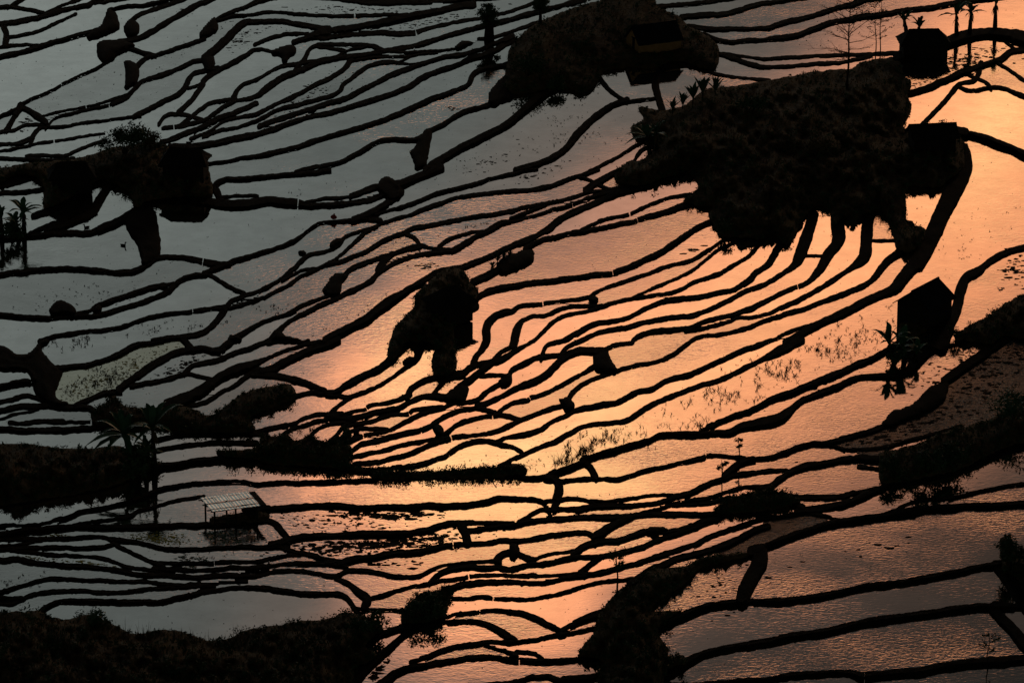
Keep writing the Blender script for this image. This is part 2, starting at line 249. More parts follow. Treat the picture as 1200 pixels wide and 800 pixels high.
SURVEY = '''
T 0 0
30 0,38 50,35 90,42 150,52 200,65
25 45,35 75,15 105,0
34 0,118 80,108 160,90 230,72 300,50 370,35 420,25 460,0
25 260,45 310,22 360,5
20 40,178 60,175 130,160 200,140 260,112 310,90 350,72
36 15,130 30,165 25,205
18 0,220 60,214 120,212 185,212
32 0,272 80,252 170,226 250,200 330,180 400,160 460,140
B 400,165 480,110 505,40 540,55 570,125 540,150 430,190
20 520,45 580,30 660,25 720,12 780,0
26 860,0 790,25 720,50 650,75 615,100
B 580,125 610,85 650,110 660,150 630,180 595,175
38 985,0 920,30 860,65 790,105 720,150 660,180 600,195 560,195
22 450,18 520,8 600,-5
B 455,205 480,190 590,190 640,215 600,240 560,260 500,300 470,285 450,250
30 590,225 640,238 680,255 720,265
22 500,295 430,330 370,360 300,392 220,435 160,460 120,480 80,510 40,530 0,545
G 289,401
26 720,265 800,240 870,215 940,190
B 930,170 970,110 1010,80 1030,140 1000,165 940,190
28 1010,110 1030,85 1090,60 1150,40 1200,18
16 1040,92 1100,75 1160,70 1200,68
44 1200,105 1150,110 1100,150 1060,190 1010,235 960,275
30 700,270 660,295 640,320
B 580,290 610,285 650,310 650,380 600,420 585,420 590,350
30 950,285 900,295 850,320 790,345 730,365 670,385 630,420 590,460 530,490
16 560,455 500,475 420,498 380,508 300,520 240,535 200,548
G 408,503
18 530,490 440,508 380,522 320,535 270,550 240,575 220,600
G 516,492
30 95,495 70,550 40,600
40 110,510 160,540 210,575
24 0,620 60,615 120,590 200,590
24 215,590 170,620 150,660
16 215,600 320,590 400,575 470,568 530,560 590,552 650,545
34 990,330 920,345 890,370 870,410 830,450 770,480 700,515 650,540
30 1200,230 1150,265 1080,305 1010,340 960,375 945,410 910,460 870,500 840,528
B 940,270 1000,260 1010,310 985,345 960,330
16 890,412 930,400 950,385
18 480,632 420,638 340,652 260,665 240,668 180,675 120,690 60,700 0,715
G 252,670
30 0,680 60,680 110,670 150,650
26 750,580 770,550 800,540 850,540 910,555
30 1200,380 1140,398 1110,430 1095,460
26 1100,470 1000,485 950,510 900,550
28 1200,452 1100,480 1050,505 1000,540 950,570 880,590 820,600 770,605
G 812,600
36 1200,490 1140,515 1080,540 1020,560 960,595 880,625 820,650 760,670
22 1200,540 1120,555 1050,575 980,620 900,650
22 1200,578 1120,600 1040,612 960,645
40 1200,630 1100,655 1000,680 900,690 800,690
24 990,765 1080,755 1140,740 1200,735
24 130,735 220,735 300,735 360,710 430,680 490,665
26 0,745 60,748 150,750 250,755 340,745
T 300 0
44 0,10 30,3 60,-6
24 0,62 80,60 160,65 240,72 320,76 400,78 445,78 470,78 540,75 620,75 680,72
G 458,78
40 380,-5 460,8 540,15 640,15 760,15 860,10 960,0
46 1020,25 940,35 860,55 780,70 700,85 620,105 540,120 460,135 380,145 300,160 240,180
36 0,112 60,105 130,105 200,118 270,130 340,138
26 0,210 50,190 100,175 160,165 220,165
34 180,200 240,185 320,180 400,170 480,165 560,160 640,160 745,158 765,150,26 830,130,26 900,115,26 980,100,26 1050,90,28 1120,75,28 1200,55,28
G 754,155
B 70,235 140,215 190,215 190,250 160,275 150,300 120,300 120,270 70,260
16 0,240 70,243
26 0,375 60,345 110,320 150,310 210,300
26 200,310 230,270 250,235 290,215 350,212 420,212 500,215 560,222 600,240
20 345,230 375,235
18 375,268 420,245 460,230 500,222
32 600,243 680,230 760,215 840,190 920,165 1000,145 1060,130 1140,110 1200,95
18 620,245 720,245 800,243 880,240 940,230
B 930,225 960,195 1020,195 1030,205 980,225 940,240
38 0,460 60,410 120,370 180,345 240,320 290,295 340,285 400,275 450,270 500,265 560,255
30 450,275 420,320 380,350 330,380 280,400 220,435 150,470 80,500 0,535
20 470,285 540,272 600,270 700,268
28 0,560 60,540 120,512 200,495 270,475 340,455 390,430 410,400 450,370 490,340 530,315 580,300 640,295 700,302,18 750,300,18
34 20,595 100,565 180,540 260,515 340,490 420,465 480,435 560,395 640,355 720,325 790,300 860,278 960,260 1050,240 1100,215 1140,200 1200,172
38 0,640 80,610 160,580 260,550 360,530 460,500 560,470 650,440 720,410 780,370 860,335 940,310 1000,280 1060,265 1120,240 1160,215 1200,200
16 680,290 740,262 800,250 840,250
34 0,735 80,718 160,705 240,680 320,650 400,630 480,605 560,580 640,550 720,515 800,480 880,450 960,420 1000,395 1020,355 1060,330 1130,315 1200,300
32 230,800 320,780 400,760 460,730 540,685 600,660 680,655 750,655 790,635
B 760,640 800,605 830,620 820,680 800,780 740,800 740,770 720,715 745,690
30 800,620 870,590 930,550 1000,520 1090,495
B 1085,480 1100,420 1160,360 1200,340 1210,460 1150,490 1110,510
50 800,800 860,760 940,710 1020,670 1100,630 1160,600 1200,570
24 1050,185 1110,180 1200,150
T 600 0
24 0,55 60,35 110,15
34 0,95 60,75 120,60 200,40 270,20 340,0
24 0,150 60,128 120,110
56 0,570 60,520 120,470 180,430 250,405 320,400
40 20,800 120,775 200,740 260,695 300,640 350,590 410,540 470,500 540,475
30 410,370 450,420 490,450 530,475
24 540,478 600,470 650,465
40 690,470 675,420 680,370 700,330 760,310 830,310 890,320 940,345,22 1000,360,22 1080,370,22 1200,378,22
28 670,35 740,30 820,25 900,15 990,0
34 820,82 900,75 980,70 1060,55 1120,35 1200,15
32 830,125 900,135 960,142 1060,140 1140,138 1200,133
30 900,165 960,190 1030,198 1100,192 1200,186
34 920,240 980,260 1040,280 1100,300 1160,315 1200,320
20 1030,260 1100,272 1200,280
22 370,800 430,770 500,735 560,700 620,660 650,630
22 510,800 560,770 590,730 620,700 680,690
T 900 0
24 0,15 50,8 100,0
36 0,133 80,110 160,92 240,70 320,45 400,25 460,5 520,-5
36 0,186 80,180 150,165 220,135 300,110 380,95 460,80 540,70 620,55 700,45 780,38 850,25 920,10 1000,0
26 0,280 100,275 200,270 300,265 400,262 500,258 600,252
26 0,320 80,318 160,310 240,302 320,298 400,285 440,275
70 600,285 700,250 800,220 880,190 960,170 1060,160 1140,170 1200,180
44 1200,235 1140,250 1100,280 1040,300 980,320 920,340 860,370 800,395 740,420 670,440
20 1100,190 1140,220
24 1110,320 1150,345 1200,380
30 1000,300 985,350 960,385 900,400 860,440 820,490 780,530 740,570
22 975,370 1020,390 1040,415
18 900,410 940,425 960,425
26 1000,420 1060,410 1120,420 1160,440 1200,455
50 880,615 960,630 1040,655 1100,675 1160,700 1200,720
T 0 200
36 0,80 60,60 120,45 200,20
30 0,110 80,105 160,95
44 160,215 240,190 310,155 370,110 430,75 500,55
40 160,290 240,260 310,230 350,195 380,150 390,110
46 500,90 470,140 430,200 370,235 300,260 240,275
40 500,90 540,70 600,65 650,80
40 0,320 60,315 140,305 240,300 340,298 420,295 470,280
56 470,280 530,255 590,225 640,190 690,160
B 590,270 580,220 650,180 700,170 735,200 750,290 755,390 700,440 665,445 655,390 630,330
60 690,150 750,140 830,140 920,150 1020,160 1100,168 1200,160
36 1030,130 1010,80 1050,45 1120,40 1200,38
24 1040,130 1120,122 1200,122
36 0,490 80,478 160,468 240,462 320,462 400,465 480,472 560,478 630,470 690,445 730,420 770,410 860,412 945,428 1020,440 1070,440
G 950,430
34 960,480 1030,455 1100,425 1160,405 1200,393
28 960,480 1020,515 1080,550 1140,578
34 960,490 900,492 850,515 810,550 770,580 710,605 640,630 570,650 500,670 440,680 380,680 300,690 240,692 180,690 120,685 60,680 0,675
36 800,535 720,550 650,570 580,595 520,615 460,635 430,655 390,665
B 230,660 245,625 290,605 330,625 360,655 340,680 240,680
B 440,640 480,620 480,665 430,670
28 190,800 260,778 340,765 420,755 500,750 570,735 640,710 700,692 780,675 840,668 900,662 980,650 1060,640
G 908,661
36 1200,575 1140,595 1090,615 1060,645 1030,690 990,735 940,765 870,778 800,785 720,795
24 1060,645 1120,632 1200,605
B 1060,805 1080,770 1120,770 1140,800
30 1110,790 1160,755 1200,727
T 300 200
34 0,35 80,28 160,20 240,15 340,0
60 0,155 60,148 120,155 190,160 250,168,44 320,165,40 400,160,40 480,152,40 540,140,40 600,115,40
G 190,165
24 240,150 320,135 400,130 450,125
40 450,125 520,95 580,80 640,75
B 560,80 600,30 650,40 690,80 700,110 640,150 600,120
56 640,75 700,60 760,35 820,10 870,-10
50 680,100 640,140 580,180 520,210 460,235
24 460,235 400,235 340,238 290,250 250,275 200,315 140,345 70,370 0,396
40 500,230 550,235 580,240
26 570,205 640,185 720,160 800,130 860,105 940,85 1020,65 1100,40 1200,15
26 520,290 580,255 650,230 720,210 800,180 880,150 960,125 1040,112 1120,105 1200,99
26 520,285 470,335 420,380 370,420 310,450 250,480 200,505 160,535 100,565 50,590 0,606
26 560,270 480,290 420,315 390,350 330,380 260,395 220,420 180,460 130,500 60,545 0,575
B 340,350 360,325 400,315 410,340 360,370
B 190,385 215,375 250,390 230,400
26 270,462 210,475 170,490 130,510
30 340,440 400,428 460,405 520,380 580,345 640,315 690,295 740,275 800,262 860,250 940,235 1020,222 1100,210 1200,192
28 700,300 740,320 765,350
30 765,355 840,368 900,375 940,372
26 860,360 900,330 960,308 1020,292 1060,288
40 940,370 990,340 1040,310 1090,285 1140,255 1200,237
34 765,360 700,375 640,395 570,415 510,440 460,460 430,480 410,510
B 305,562 360,490 400,480 430,490 410,530 400,580 350,595 325,585
34 900,380 820,390 740,405 680,425 620,455 570,485 540,520 490,550 430,575 370,605 300,635 240,665 180,695 120,740 80,780 60,800
36 640,395 600,430 575,470
26 330,595 270,615 210,640 150,670 90,690 40,705 0,730
B 60,800 100,745 140,770 220,800
40 1200,355 1140,385 1080,415 1020,440 960,460 900,465 850,480 800,510 740,545 690,580,46 640,610,60 580,655,60 520,700,60 440,740,60 380,770,60 330,800,60
44 1020,525 1080,500 1140,465 1200,435
40 1030,600 1080,575 1140,555 1200,545
60 1030,630 970,665 930,700 915,760 905,800
50 1070,800 1080,740 1110,695 1160,670 1200,664
T 600 200
26 0,15 60,5 110,-5
30 0,98 70,95 140,85 200,70 260,45 320,25 400,0
24 320,35 370,50 400,65
44 350,95 390,65 440,40 500,10 540,-10
28 0,193 60,175 140,160 220,145 300,125 360,105 440,95 520,85 600,75
18 0,220 60,200 100,185
24 0,245 80,220 160,195 220,178 280,160 290,155 360,128 430,110 500,95
G 285,158
42 0,362 60,335 120,310 170,280 210,245 260,215 320,185 380,160 440,135 500,110 560,95 640,70 720,45 780,25
24 330,275 390,250 440,230 500,215 545,208 560,200 620,175 680,150 740,130 800,120
G 552,205
34 90,355 140,330 200,315 260,300 330,285 400,275 470,260 530,250 580,242 595,232 660,215,40 730,195,40 800,170,40 870,150,40
G 588,238
B 0,390 60,370 100,370 108,420 70,450 0,480 -60,490 -60,420
34 0,545 80,530 160,520 240,510 320,500 400,492 460,485 480,480,38 560,450,38 630,420,38 690,390,38 740,360,38 790,325,38 840,290,38 900,255,38 930,245,38
G 470,484
28 0,662 30,640 80,630 140,628 165,622 240,615 320,605 370,595
G 151,626
B 355,600 380,580 410,600 410,620 370,625
26 370,590 410,565 480,540 560,510 640,485 700,460 780,440 840,425 900,390 950,360 990,335 1060,320
22 590,585 650,560 720,530 790,500 850,470 900,430 940,395 990,360 1040,340 1100,325 1160,330
27 600,595 680,585 740,578 800,555 860,525 920,505 980,485 995,475 1050,440 1100,410 1140,370 1170,335
G 988,480
24 600,595 540,605 480,620 430,632 360,635 300,635 230,650 160,680 100,685 60,700 40,720,34 20,760,44 10,800,44
26 450,630 380,655 320,670 260,680 210,700 170,735 140,765 100,800
34 1200,447 1140,485 1120,510 1080,540 1030,565 960,580 880,595 800,605 720,615 660,635 600,665 540,695 470,710 400,720 340,745 290,775 240,800
G 1131,498
30 1200,530 1140,555 1080,575 1020,610 960,640 900,665 840,685 760,690 680,705 600,720 540,738 470,750 400,765 330,795
34 1200,612 1120,650 1040,680 970,695 900,715 840,740 760,750 690,755 620,770 570,795
24 1200,676 1120,690 1060,690 1010,710 960,725 880,745 820,752
26 1200,700 1120,735 1040,755 970,770 900,775 850,795
T 900 200
40 150,260 100,310 50,360 30,400 0,442
60 215,200 190,290 150,400 120,450,40 60,490,28 0,527,28
70 330,150 325,240 330,330 280,400,60 240,470,50 180,530,36 120,555,28 60,580,28 0,610,28
G 140,548
16 170,398 240,400
60 490,150 470,240 460,340 450,410 390,460,36 330,500,34 270,540,34 210,575,34 140,610,34 70,640,34 0,674,34
70 660,250 650,310 630,370,60 600,400,50 550,440,46 510,490,40 470,530,36 400,565,34 330,590,34 260,615,30 180,645,30 100,670,30 0,698,30
18 480,325 550,330 600,330,30
90 700,430 640,500,70 590,560,60 520,590,50 450,620,50 380,660,50 320,690,48 250,720,48 180,755,48 105,800,48
24 300,690 220,720 140,745 60,780 0,803
90 895,-110 915,-40 905,20,100 870,100,100 820,200,95 780,290,90 740,370,90 700,440,90
60 810,800,100 835,740,90 880,660 900,580 930,510 980,480 1020,445,44 1070,415,44 1120,390,44 1200,365,44
40 830,700 740,720 680,760 640,790
T 0 400
B -10,10 40,30 90,60 150,45 190,-5 240,-5 200,40 230,80 270,120 300,140 280,200 265,260 330,290 280,310 210,280 160,240 150,200 140,160 100,135 -10,130
36 0,210 60,195 130,185 170,210 180,260
30 0,290 60,275 130,260 200,280
36 260,130 330,120 400,115 460,100 520,80 580,50 640,20 700,10 755,0
34 380,290 440,265 500,245 560,240
46 560,230 600,200 640,170 700,125 760,90 820,60 900,45 960,40 1000,50 1040,40 1080,10 1095,-10
40 850,-10 880,20 900,40
30 620,210 680,200 740,190 800,175 870,155 930,165,24 1000,180,24
34 870,150 900,120 960,105 1030,90 1100,60 1160,40 1200,25
40 0,330 80,310 160,310 240,305 320,310 400,310 440,330
16 0,365 60,345 130,330
26 440,330 440,360
34 50,385 120,385 200,380 300,380 420,380 450,380
G 432,382
40 0,410 80,415 160,420 240,420 320,412 400,408 520,405 600,400
70 820,290 900,260 960,225 1020,185 1080,150 1140,130 1200,110
30 880,310 960,290 1040,240 1100,210 1200,150
28 740,465 820,450 900,445 1000,442 1100,440 1200,440
34 740,515 820,500 900,488 1000,480 1100,480 1200,480
46 750,580 830,575 900,560 960,555 1040,550 1120,548 1200,552
36 0,770 100,755 200,738 300,720 400,705 500,685 600,650 700,615 760,590
30 375,800 460,785 540,768 620,745 700,715 760,690 840,675 920,665 1000,660 1080,658 1150,660 1200,670
26 645,800 720,780 800,755 880,740 950,730
T 300 400
30 0,25 50,5 80,-5
20 120,5 170,2 210,8 240,0
24 0,100 60,80 120,55 180,35 230,20 300,5
50 385,-5,56 330,20 270,40 210,65 150,95 90,125 30,145 0,130
44 60,165 130,172 200,190 260,210 320,235
34 0,340 60,310 130,280 190,258 260,245 330,242 380,235 440,200,44 500,170,44 560,140,44 610,110,44 650,70,44 690,30,44 710,0,44
28 400,260 440,264 500,245 560,220 620,185 670,150 720,115 750,90 760,60,40 780,20,40 800,-10,40
B 680,95 710,75 760,70 770,85 740,110 700,115
30 440,270 400,295 370,320 340,350
30 30,420 100,405 170,390 230,365 290,348 350,345
26 350,365 420,345 470,330 515,322 525,308,32 590,295,32 660,280,32 720,255,32
G 518,316
B 670,260 690,240 705,260
36 710,260 730,225 780,195 840,175 900,160 950,150
26 130,440 170,410 230,395 290,375 335,370 360,368
G 344,372
24 250,450 290,415 340,395 390,385 430,380
26 350,470 390,430 410,405 440,385
36 360,360 420,365 480,360 540,340 620,325 680,310 720,290 780,265 840,262
26 420,440 450,425 500,412 560,412 600,415
30 480,390 540,380 590,360 650,345 715,345 735,328 800,320 870,312
G 725,337
30 495,452 510,445 570,435 640,415 700,380 760,350 820,330 870,320 910,300 960,290
26 420,480 450,460 495,452
G 502,449
44 850,262 900,265 940,240
B 870,265 910,230 960,200 1000,215 990,260 970,290 910,290
28 830,250 860,215 885,190
40 900,175 960,160 1000,130 1040,115 1100,105 1160,85 1200,65
50 960,215 1010,180 1050,150 1100,110
40 1090,0 1060,40 1030,80 1020,110
30 1200,30 1150,55 1120,85
28 1060,165 1120,160 1180,160 1200,140
30 980,290 1040,275 1080,240 1130,210 1170,185
B 1135,190 1160,160 1200,150 1200,200 1150,220
34 1060,300 1110,280 1160,255 1200,235
34 780,412 820,400 860,370 910,345 970,325 1030,318 1090,330 1140,345 1200,360
B 815,400 860,385 885,420 880,450 850,440
24 1120,345 1150,325 1200,295
36 450,520 480,495 540,475 620,455 700,435 770,420 800,410
G 778,418
30 430,550 520,530 600,515 680,490 760,475 840,462
30 850,450 900,425 950,390 1020,368 1080,355 1115,352 1130,350
G 1113,352
34 480,575 560,570 640,550 720,530 790,500 850,475 910,460 925,452 1000,445 1080,435 1140,420 1200,390
G 918,455
32 600,600 690,590 760,580 830,560 890,540 940,505 1000,475 1060,465 1120,475 1160,490 1200,500
24 1130,470 1170,455 1200,450
36 0,560 80,572 160,582 240,588 320,595 400,600 500,605 560,610
30 0,670 100,660 200,660 300,658 400,655 500,652 560,650
40 0,790 100,785 200,775 300,768 400,770 500,778 600,778 700,775 800,770 900,770 1000,765 1080,750 1140,735 1200,737
T 600 400
30 0,55 50,30 110,0
34 0,130 60,105 120,80 200,72
28 140,80 160,30 200,10 240,0
28 230,70 250,40 300,10 330,-5
50 0,235 60,210 120,185 170,150 210,110 250,75 310,50 380,50 430,50
30 430,45 490,20 560,10 570,-5
B 380,60 450,40 465,80 500,140 440,150 385,130
28 0,295 40,285 75,278 90,265 160,245 220,215 280,180 340,150 390,120
G 82,272
28 500,140 570,120 650,105 710,85 760,60 800,30 850,-5
30 480,145 420,165 360,190 310,220 280,250 260,290
B 220,270 270,260 300,310 250,330
30 0,390 60,365 120,340 180,320 250,300
34 0,450 80,435 140,415 180,385 240,355 300,325 360,310 430,295 500,285 550,260 600,235 660,225 720,190 780,170 840,155 900,130 960,100 1020,75 1080,45 1140,25 1200,3
34 0,560 60,530 130,500 200,475 260,440 330,405 400,390 480,385 540,370 600,335 660,300 720,275 780,250 840,225 900,205 960,190 1030,160 1100,125 1160,95 1200,75
26 0,500 40,520
36 930,400 980,375 1050,345 1110,325 1160,300 1200,280
36 330,555 400,530 480,510 560,485 630,465 700,435 780,430 860,430 920,430 950,435,40 1020,430,50 1080,405,60 1140,395,70 1200,385,80
36 0,630 80,640 160,630 240,600 310,575 340,560
44 340,570 370,600 390,635
30 210,660 290,650 360,645 430,645 500,645 560,630 630,605 700,590 770,575 840,560 900,545 915,535,24 980,535,24 1060,545,24 1120,552,24 1200,545,26
G 908,540
50 160,640 200,650 220,690 210,740
30 0,738 80,738 130,745 160,775 170,800
26 180,750 250,740 320,742 370,755 390,770
20 400,748 480,748 550,738 620,725 680,718 760,720 830,712
36 160,790 300,790 400,775 500,775 600,770 680,760 760,735 840,710 900,680 960,655 1030,635 1100,625 1200,610
50 1010,625 1050,590 1090,565 1130,555
26 650,795 740,770 820,750 900,740 960,725 1030,700 1100,685 1200,680
30 800,770 880,765 950,755 1000,740
T 900 400
60 0,75 60,45 120,15 160,-5
46 0,280 60,255 120,235 200,205 280,175 350,145 420,115 490,85 550,50 600,20
80 0,385 60,365 110,325,60 150,290,50 220,255,46 300,225,46 370,195,40 440,170,40 520,165,40 600,165,46 660,140,60 710,90,60 760,50,50 830,30,36 900,10,36 950,-10,36
70 1105,-10 1040,40,60 980,85,60 900,140,60 830,190,60
B 530,385 580,330 680,290 740,225 800,195 850,180 830,280 740,340 640,380 560,410
40 0,545 70,525 140,500 200,480 270,478 340,465 420,445 500,420 560,395
24 270,480 330,500 400,510 480,510 560,495 640,470 700,455 800,430 900,400
26 0,612 60,608 130,605
46 0,690 60,650 120,610 190,585 270,575 350,560 430,548 520,555 600,545
34 430,590 500,600 560,610
50 1200,500 1100,520 1000,560 900,605 800,630 680,655 580,675 500,705 430,735 350,765 250,785 150,800
40 60,720 150,735 250,735 340,730 400,715 500,690
50 0,720 60,740 130,770
26 580,795 660,765 740,745 820,740 900,725 980,705 1060,690 1140,675 1200,670
46 600,803 700,785 800,778 900,772 1000,768 1100,768 1200,760
T 0 600
30 0,68 80,62 180,58 260,40 340,15 375,0
24 350,60 440,48 530,38 620,18 645,0
40 0,108 80,88 180,78 280,70 380,72 480,75 600,72 720,68 840,65 960,65 1060,60 1140,52 1200,48
30 0,130 80,130 160,130 260,130 360,125 430,120 490,122 530,140 560,165 620,195 680,225 740,250
20 0,160 80,155 150,145
30 0,178 100,172 200,168 300,168 400,170 480,165 530,155
30 540,132 620,140 700,155 780,172 860,178 940,175 1040,168 1120,165 1200,165
26 120,190 220,200 320,208 420,212 480,220 540,238 600,258 680,270 760,280
24 740,238 820,242 900,240 990,240 1025,236 1100,236 1200,235
G 1006,238
36 0,228 80,225 160,240 260,250 360,258 460,265 560,278 640,292 740,300 840,305 940,308 1040,300 1120,300 1200,302
30 760,270 840,272 890,278 980,275 1080,265 1200,262
26 0,378 60,360 120,340 200,320 270,312 350,315 440,318 520,322 600,325 680,330 760,340 840,345 920,340 1000,332 1080,328 1150,325
28 0,430 60,432 110,410 160,390 240,375 320,372 400,372 480,378 560,380 640,370 700,360 800,358 900,352 1000,348
34 190,470 220,440 270,420 340,415 420,415 500,418 600,418 700,420 780,415 860,395 940,380 1020,370 1100,360 1200,358
40 0,410 50,412 100,410
T 300 600
40 0,50 60,45 90,60 120,95 150,125
44 130,140 200,120 300,115 400,112 500,105,50 600,105,50 700,100,44 800,85,40 880,60,40 960,55,40 1050,50,30 1200,50,26
34 0,165 60,165 120,170 180,190 260,205 320,225,36 400,240,44
36 150,150 140,170
24 0,235 60,222 130,205 200,205
34 0,262 80,250 180,245 280,245 370,248 420,255
30 0,302 60,288 140,278 240,285 320,300 380,300 420,282 480,275 560,285 640,300 720,305 780,295 840,265 920,245 1000,238 1080,235 1140,235
50 400,245 460,225 540,215,46 620,200,46 700,190,46 780,185,44 860,165,40 910,155,36 940,150,34 1000,150,34 1080,148,34 1160,135,34 1200,138,34
G 926,152
50 960,60 980,100 990,140
34 1010,90 1060,75 1120,70 1200,62
40 1200,190 1160,200 1130,225
30 380,315 430,340,40 480,380,50 520,410,50 510,440,40
26 550,400 620,380 690,355 760,345 830,330
36 820,330 850,300 900,275 960,262 1040,260 1120,262 1200,272
26 830,330 900,320 980,312 1005,305 1080,300 1160,298 1200,302
G 994,309
36 0,358 100,365 200,380 300,385 380,385 420,400 450,440
26 500,455 580,458 680,458
40 880,370 960,345 1040,335 1120,332 1200,332
30 910,405 980,405 1040,400 1095,400 1120,402,20 1200,404,20
G 1107,401
24 900,490 960,475 1035,465 1070,460,30 1140,458,30 1200,467,30
G 1052,463
40 540,610 600,570 660,545 720,535 800,520
70 460,800 520,730 580,680,60 640,630,50 700,580,46 760,545,40 830,525,34 900,512,30 980,510,30 1060,520,36 1120,545,40 1170,580,46 1200,595,46
34 730,700 800,680 880,650 960,630 1040,620 1120,610 1180,610
24 1100,630 1150,645 1200,660
60 600,800 660,750,50 730,725,46 800,718,40 880,705,38 960,690,38 1040,682,36 1120,680,34 1200,692,36
T 600 600
40 0,57 80,45 180,40 280,32 380,28 480,28 600,20 700,15 850,15 1000,12 1200,5
30 70,25 110,5 140,-5
34 0,138 60,135 140,120 220,105 300,98 360,105 400,130
50 400,110 460,75 510,50 560,25
36 30,200 90,225,40 140,210,22 200,195,22 300,185,22
B -10,145 30,150 40,190 30,210 -10,225
44 290,200 330,170 380,150 430,140 490,140 560,120 620,95
B 615,90 650,70 720,70 740,90 700,100 650,105
30 640,100 680,130 720,120
40 720,95 790,85 850,65 900,45 970,35
36 0,272 80,250 160,240 240,225 300,215 380,215 450,205 540,185 620,165 700,130 760,110 820,90 870,70 960,40
36 340,270 380,240 410,220
26 0,302 60,300 140,300 220,295 300,290 380,290,34 460,275,34 540,255,34 620,230,36 700,205,36 780,180,36 860,155,34 940,115,34 1000,95,34 1020,85,34 1080,65,34 1140,45,34 1200,30,34
30 0,332 100,335 180,325 260,310 340,300
22 0,404 80,405 160,395 240,375 320,350 400,328 470,318 540,315 600,305
44 1200,70 1140,90,50 1080,125,50 1000,160,50 920,185,50 840,205,46 760,230 700,255 650,275 600,310
36 0,467 60,480 120,505 180,535 230,555
40 240,550 300,520,46 360,495,50 420,480,60
26 0,610 80,600 160,585 240,570 320,560 370,550
24 0,590 20,605
36 0,692 50,695 130,695 220,695 320,690 400,690
G 38,692
26 50,660 100,665 140,685
B -10,645 30,660 35,690 -10,700
36 30,795 100,775 180,775 220,790
50 255,785 330,780 400,770
50 690,540 760,500 840,465 920,435,40 1000,425,40 1100,418,40 1200,416,40
60 1120,190 1160,180,70 1160,240,90 1130,300,90 1100,360,80 1080,410,60
60 720,790 780,740 840,690 900,660,50 980,640,46 1080,620,46 1200,603,46
20 950,795 1100,785 1200,780
T 900 600
50 0,155 60,130 140,100,46 220,75,44 300,50,44 400,35,44 500,20,40 600,10,40 690,0,46
30 0,30 100,15 200,10 300,30
40 0,415 100,410 200,398 300,380 400,358 500,340 600,330 700,312 800,295 900,275 1000,255 1100,240
60 1080,270 1130,330,70 1180,390,80 1215,440,80
50 0,602 100,580 200,565 300,548 400,525 500,505 600,492 700,480 800,465 900,450 1000,438 1100,440 1200,445
50 1050,460 1100,510,60 1160,570,70 1200,620,70
40 0,780 100,765 200,755 300,750 380,750 440,765,60 480,765,60 600,755,60 700,745,60 800,725,60 900,710,60 1000,700,60 1100,695,60 1200,690,60
G 456,766
M
K 0.75 597,57 615,37 632,26 657,15 682,6 705,0 720,-10 765,-10 772,8 797,19 807,30 825,39 840,50 844,65 840,80 825,82 800,73 785,75 770,81 740,80 712,84 705,92 695,105 682,110 667,107 645,105 622,110 600,112 590,100
K 1.6 772,130 790,127 806,121 816,112 830,104 850,102 875,99 900,94 925,90 950,85 975,82 1000,80 1010,73 1050,68 1060,88 1070,97 1065,112 1070,127 1062,142 1060,152 1090,145 1112,145 1118,152 1130,164 1133,185 1130,200 1112,212 1100,221 1066,220 1063,242 1066,262 1086,268 1080,288 1062,298 1050,290 1045,270 1035,250 1022,252 1010,254 1000,270 992,256 975,270 973,250 960,242 945,255 930,280 920,288 905,275 895,282 875,280 850,278 840,272 830,250 838,243 820,243 800,235 818,220 812,208 800,205 780,210 755,218 725,215 720,205 735,190 755,185 770,165 745,160 740,148 755,140 748,125
K 1.2 10,195 40,190 80,187 112,180 130,174 165,168 190,168 215,180 240,184 247,205 250,230 225,232 180,236 160,245 150,225 125,214 118,212 100,225 80,235 57,245 50,240 50,215 25,205 0,215 -40,215 -40,200
K 1.0 485,347 500,332 520,315 540,314 552,330 561,340 560,350 557,360 540,365 534,380 534,400 535,433 522,441 510,440 506,422 510,405 495,402 478,402 470,415 460,425 454,415 457,400 462,385 472,372 485,360
K 0.25 1052,392 1058,372 1080,362 1108,358 1120,364 1105,374 1085,390 1062,398
K 1.0 1120,392 1137,380 1155,372 1170,362 1185,352 1230,340 1450,320 1450,400 1230,400 1180,395 1165,405 1150,402 1120,400
K 0.8 108,480 120,475 135,462 145,475 175,478 207,475 225,478 245,487 265,475 277,465 300,456 338,450 348,460 350,465 330,475 300,487 295,492 297,507 225,507 185,500 130,500 110,497
K 1.2 -210,520 0,520 30,520 55,523 80,525 110,525 140,522 155,530 180,540 190,543 185,550 160,560 135,570 110,576 85,581 50,586 25,590 -20,595 -210,605
K 0.7 250,531 265,527 300,525 305,512 315,510 327,512 337,508 347,517 362,510 372,515 387,517 400,510 405,500 412,505 410,520 415,530 410,540 420,547 440,550 440,555 395,550 362,547 325,545 300,540 270,537
K 0.3 440,551 500,552 537,550 560,548 582,548 590,546 600,543 615,546 610,557 525,560 440,561
K 0.7 835,600 850,585 870,579 887,575 900,573 915,577 935,582 938,590 915,595 890,600 850,603
K 0.8 1030,530 1075,520 1107,505 1150,495 1175,482 1200,462 1240,450 1450,430 1450,500 1240,515 1200,520 1170,530 1145,542 1125,552 1090,560 1055,567 1032,565
K 1.8 -209,715 15,716 45,715 60,722 80,725 100,720 115,722 135,732 155,742 170,741 190,737 215,740 235,747 250,750 270,747 285,739 300,736 325,732 355,727 380,726 405,717 422,719 440,727 450,737 433,752 430,760 445,767 430,780 415,800 405,970 -210,970 -210,715
K 0.8 470,730 472,715 487,700 495,694 512,692 532,687 530,697 525,710 522,720 512,727 487,732
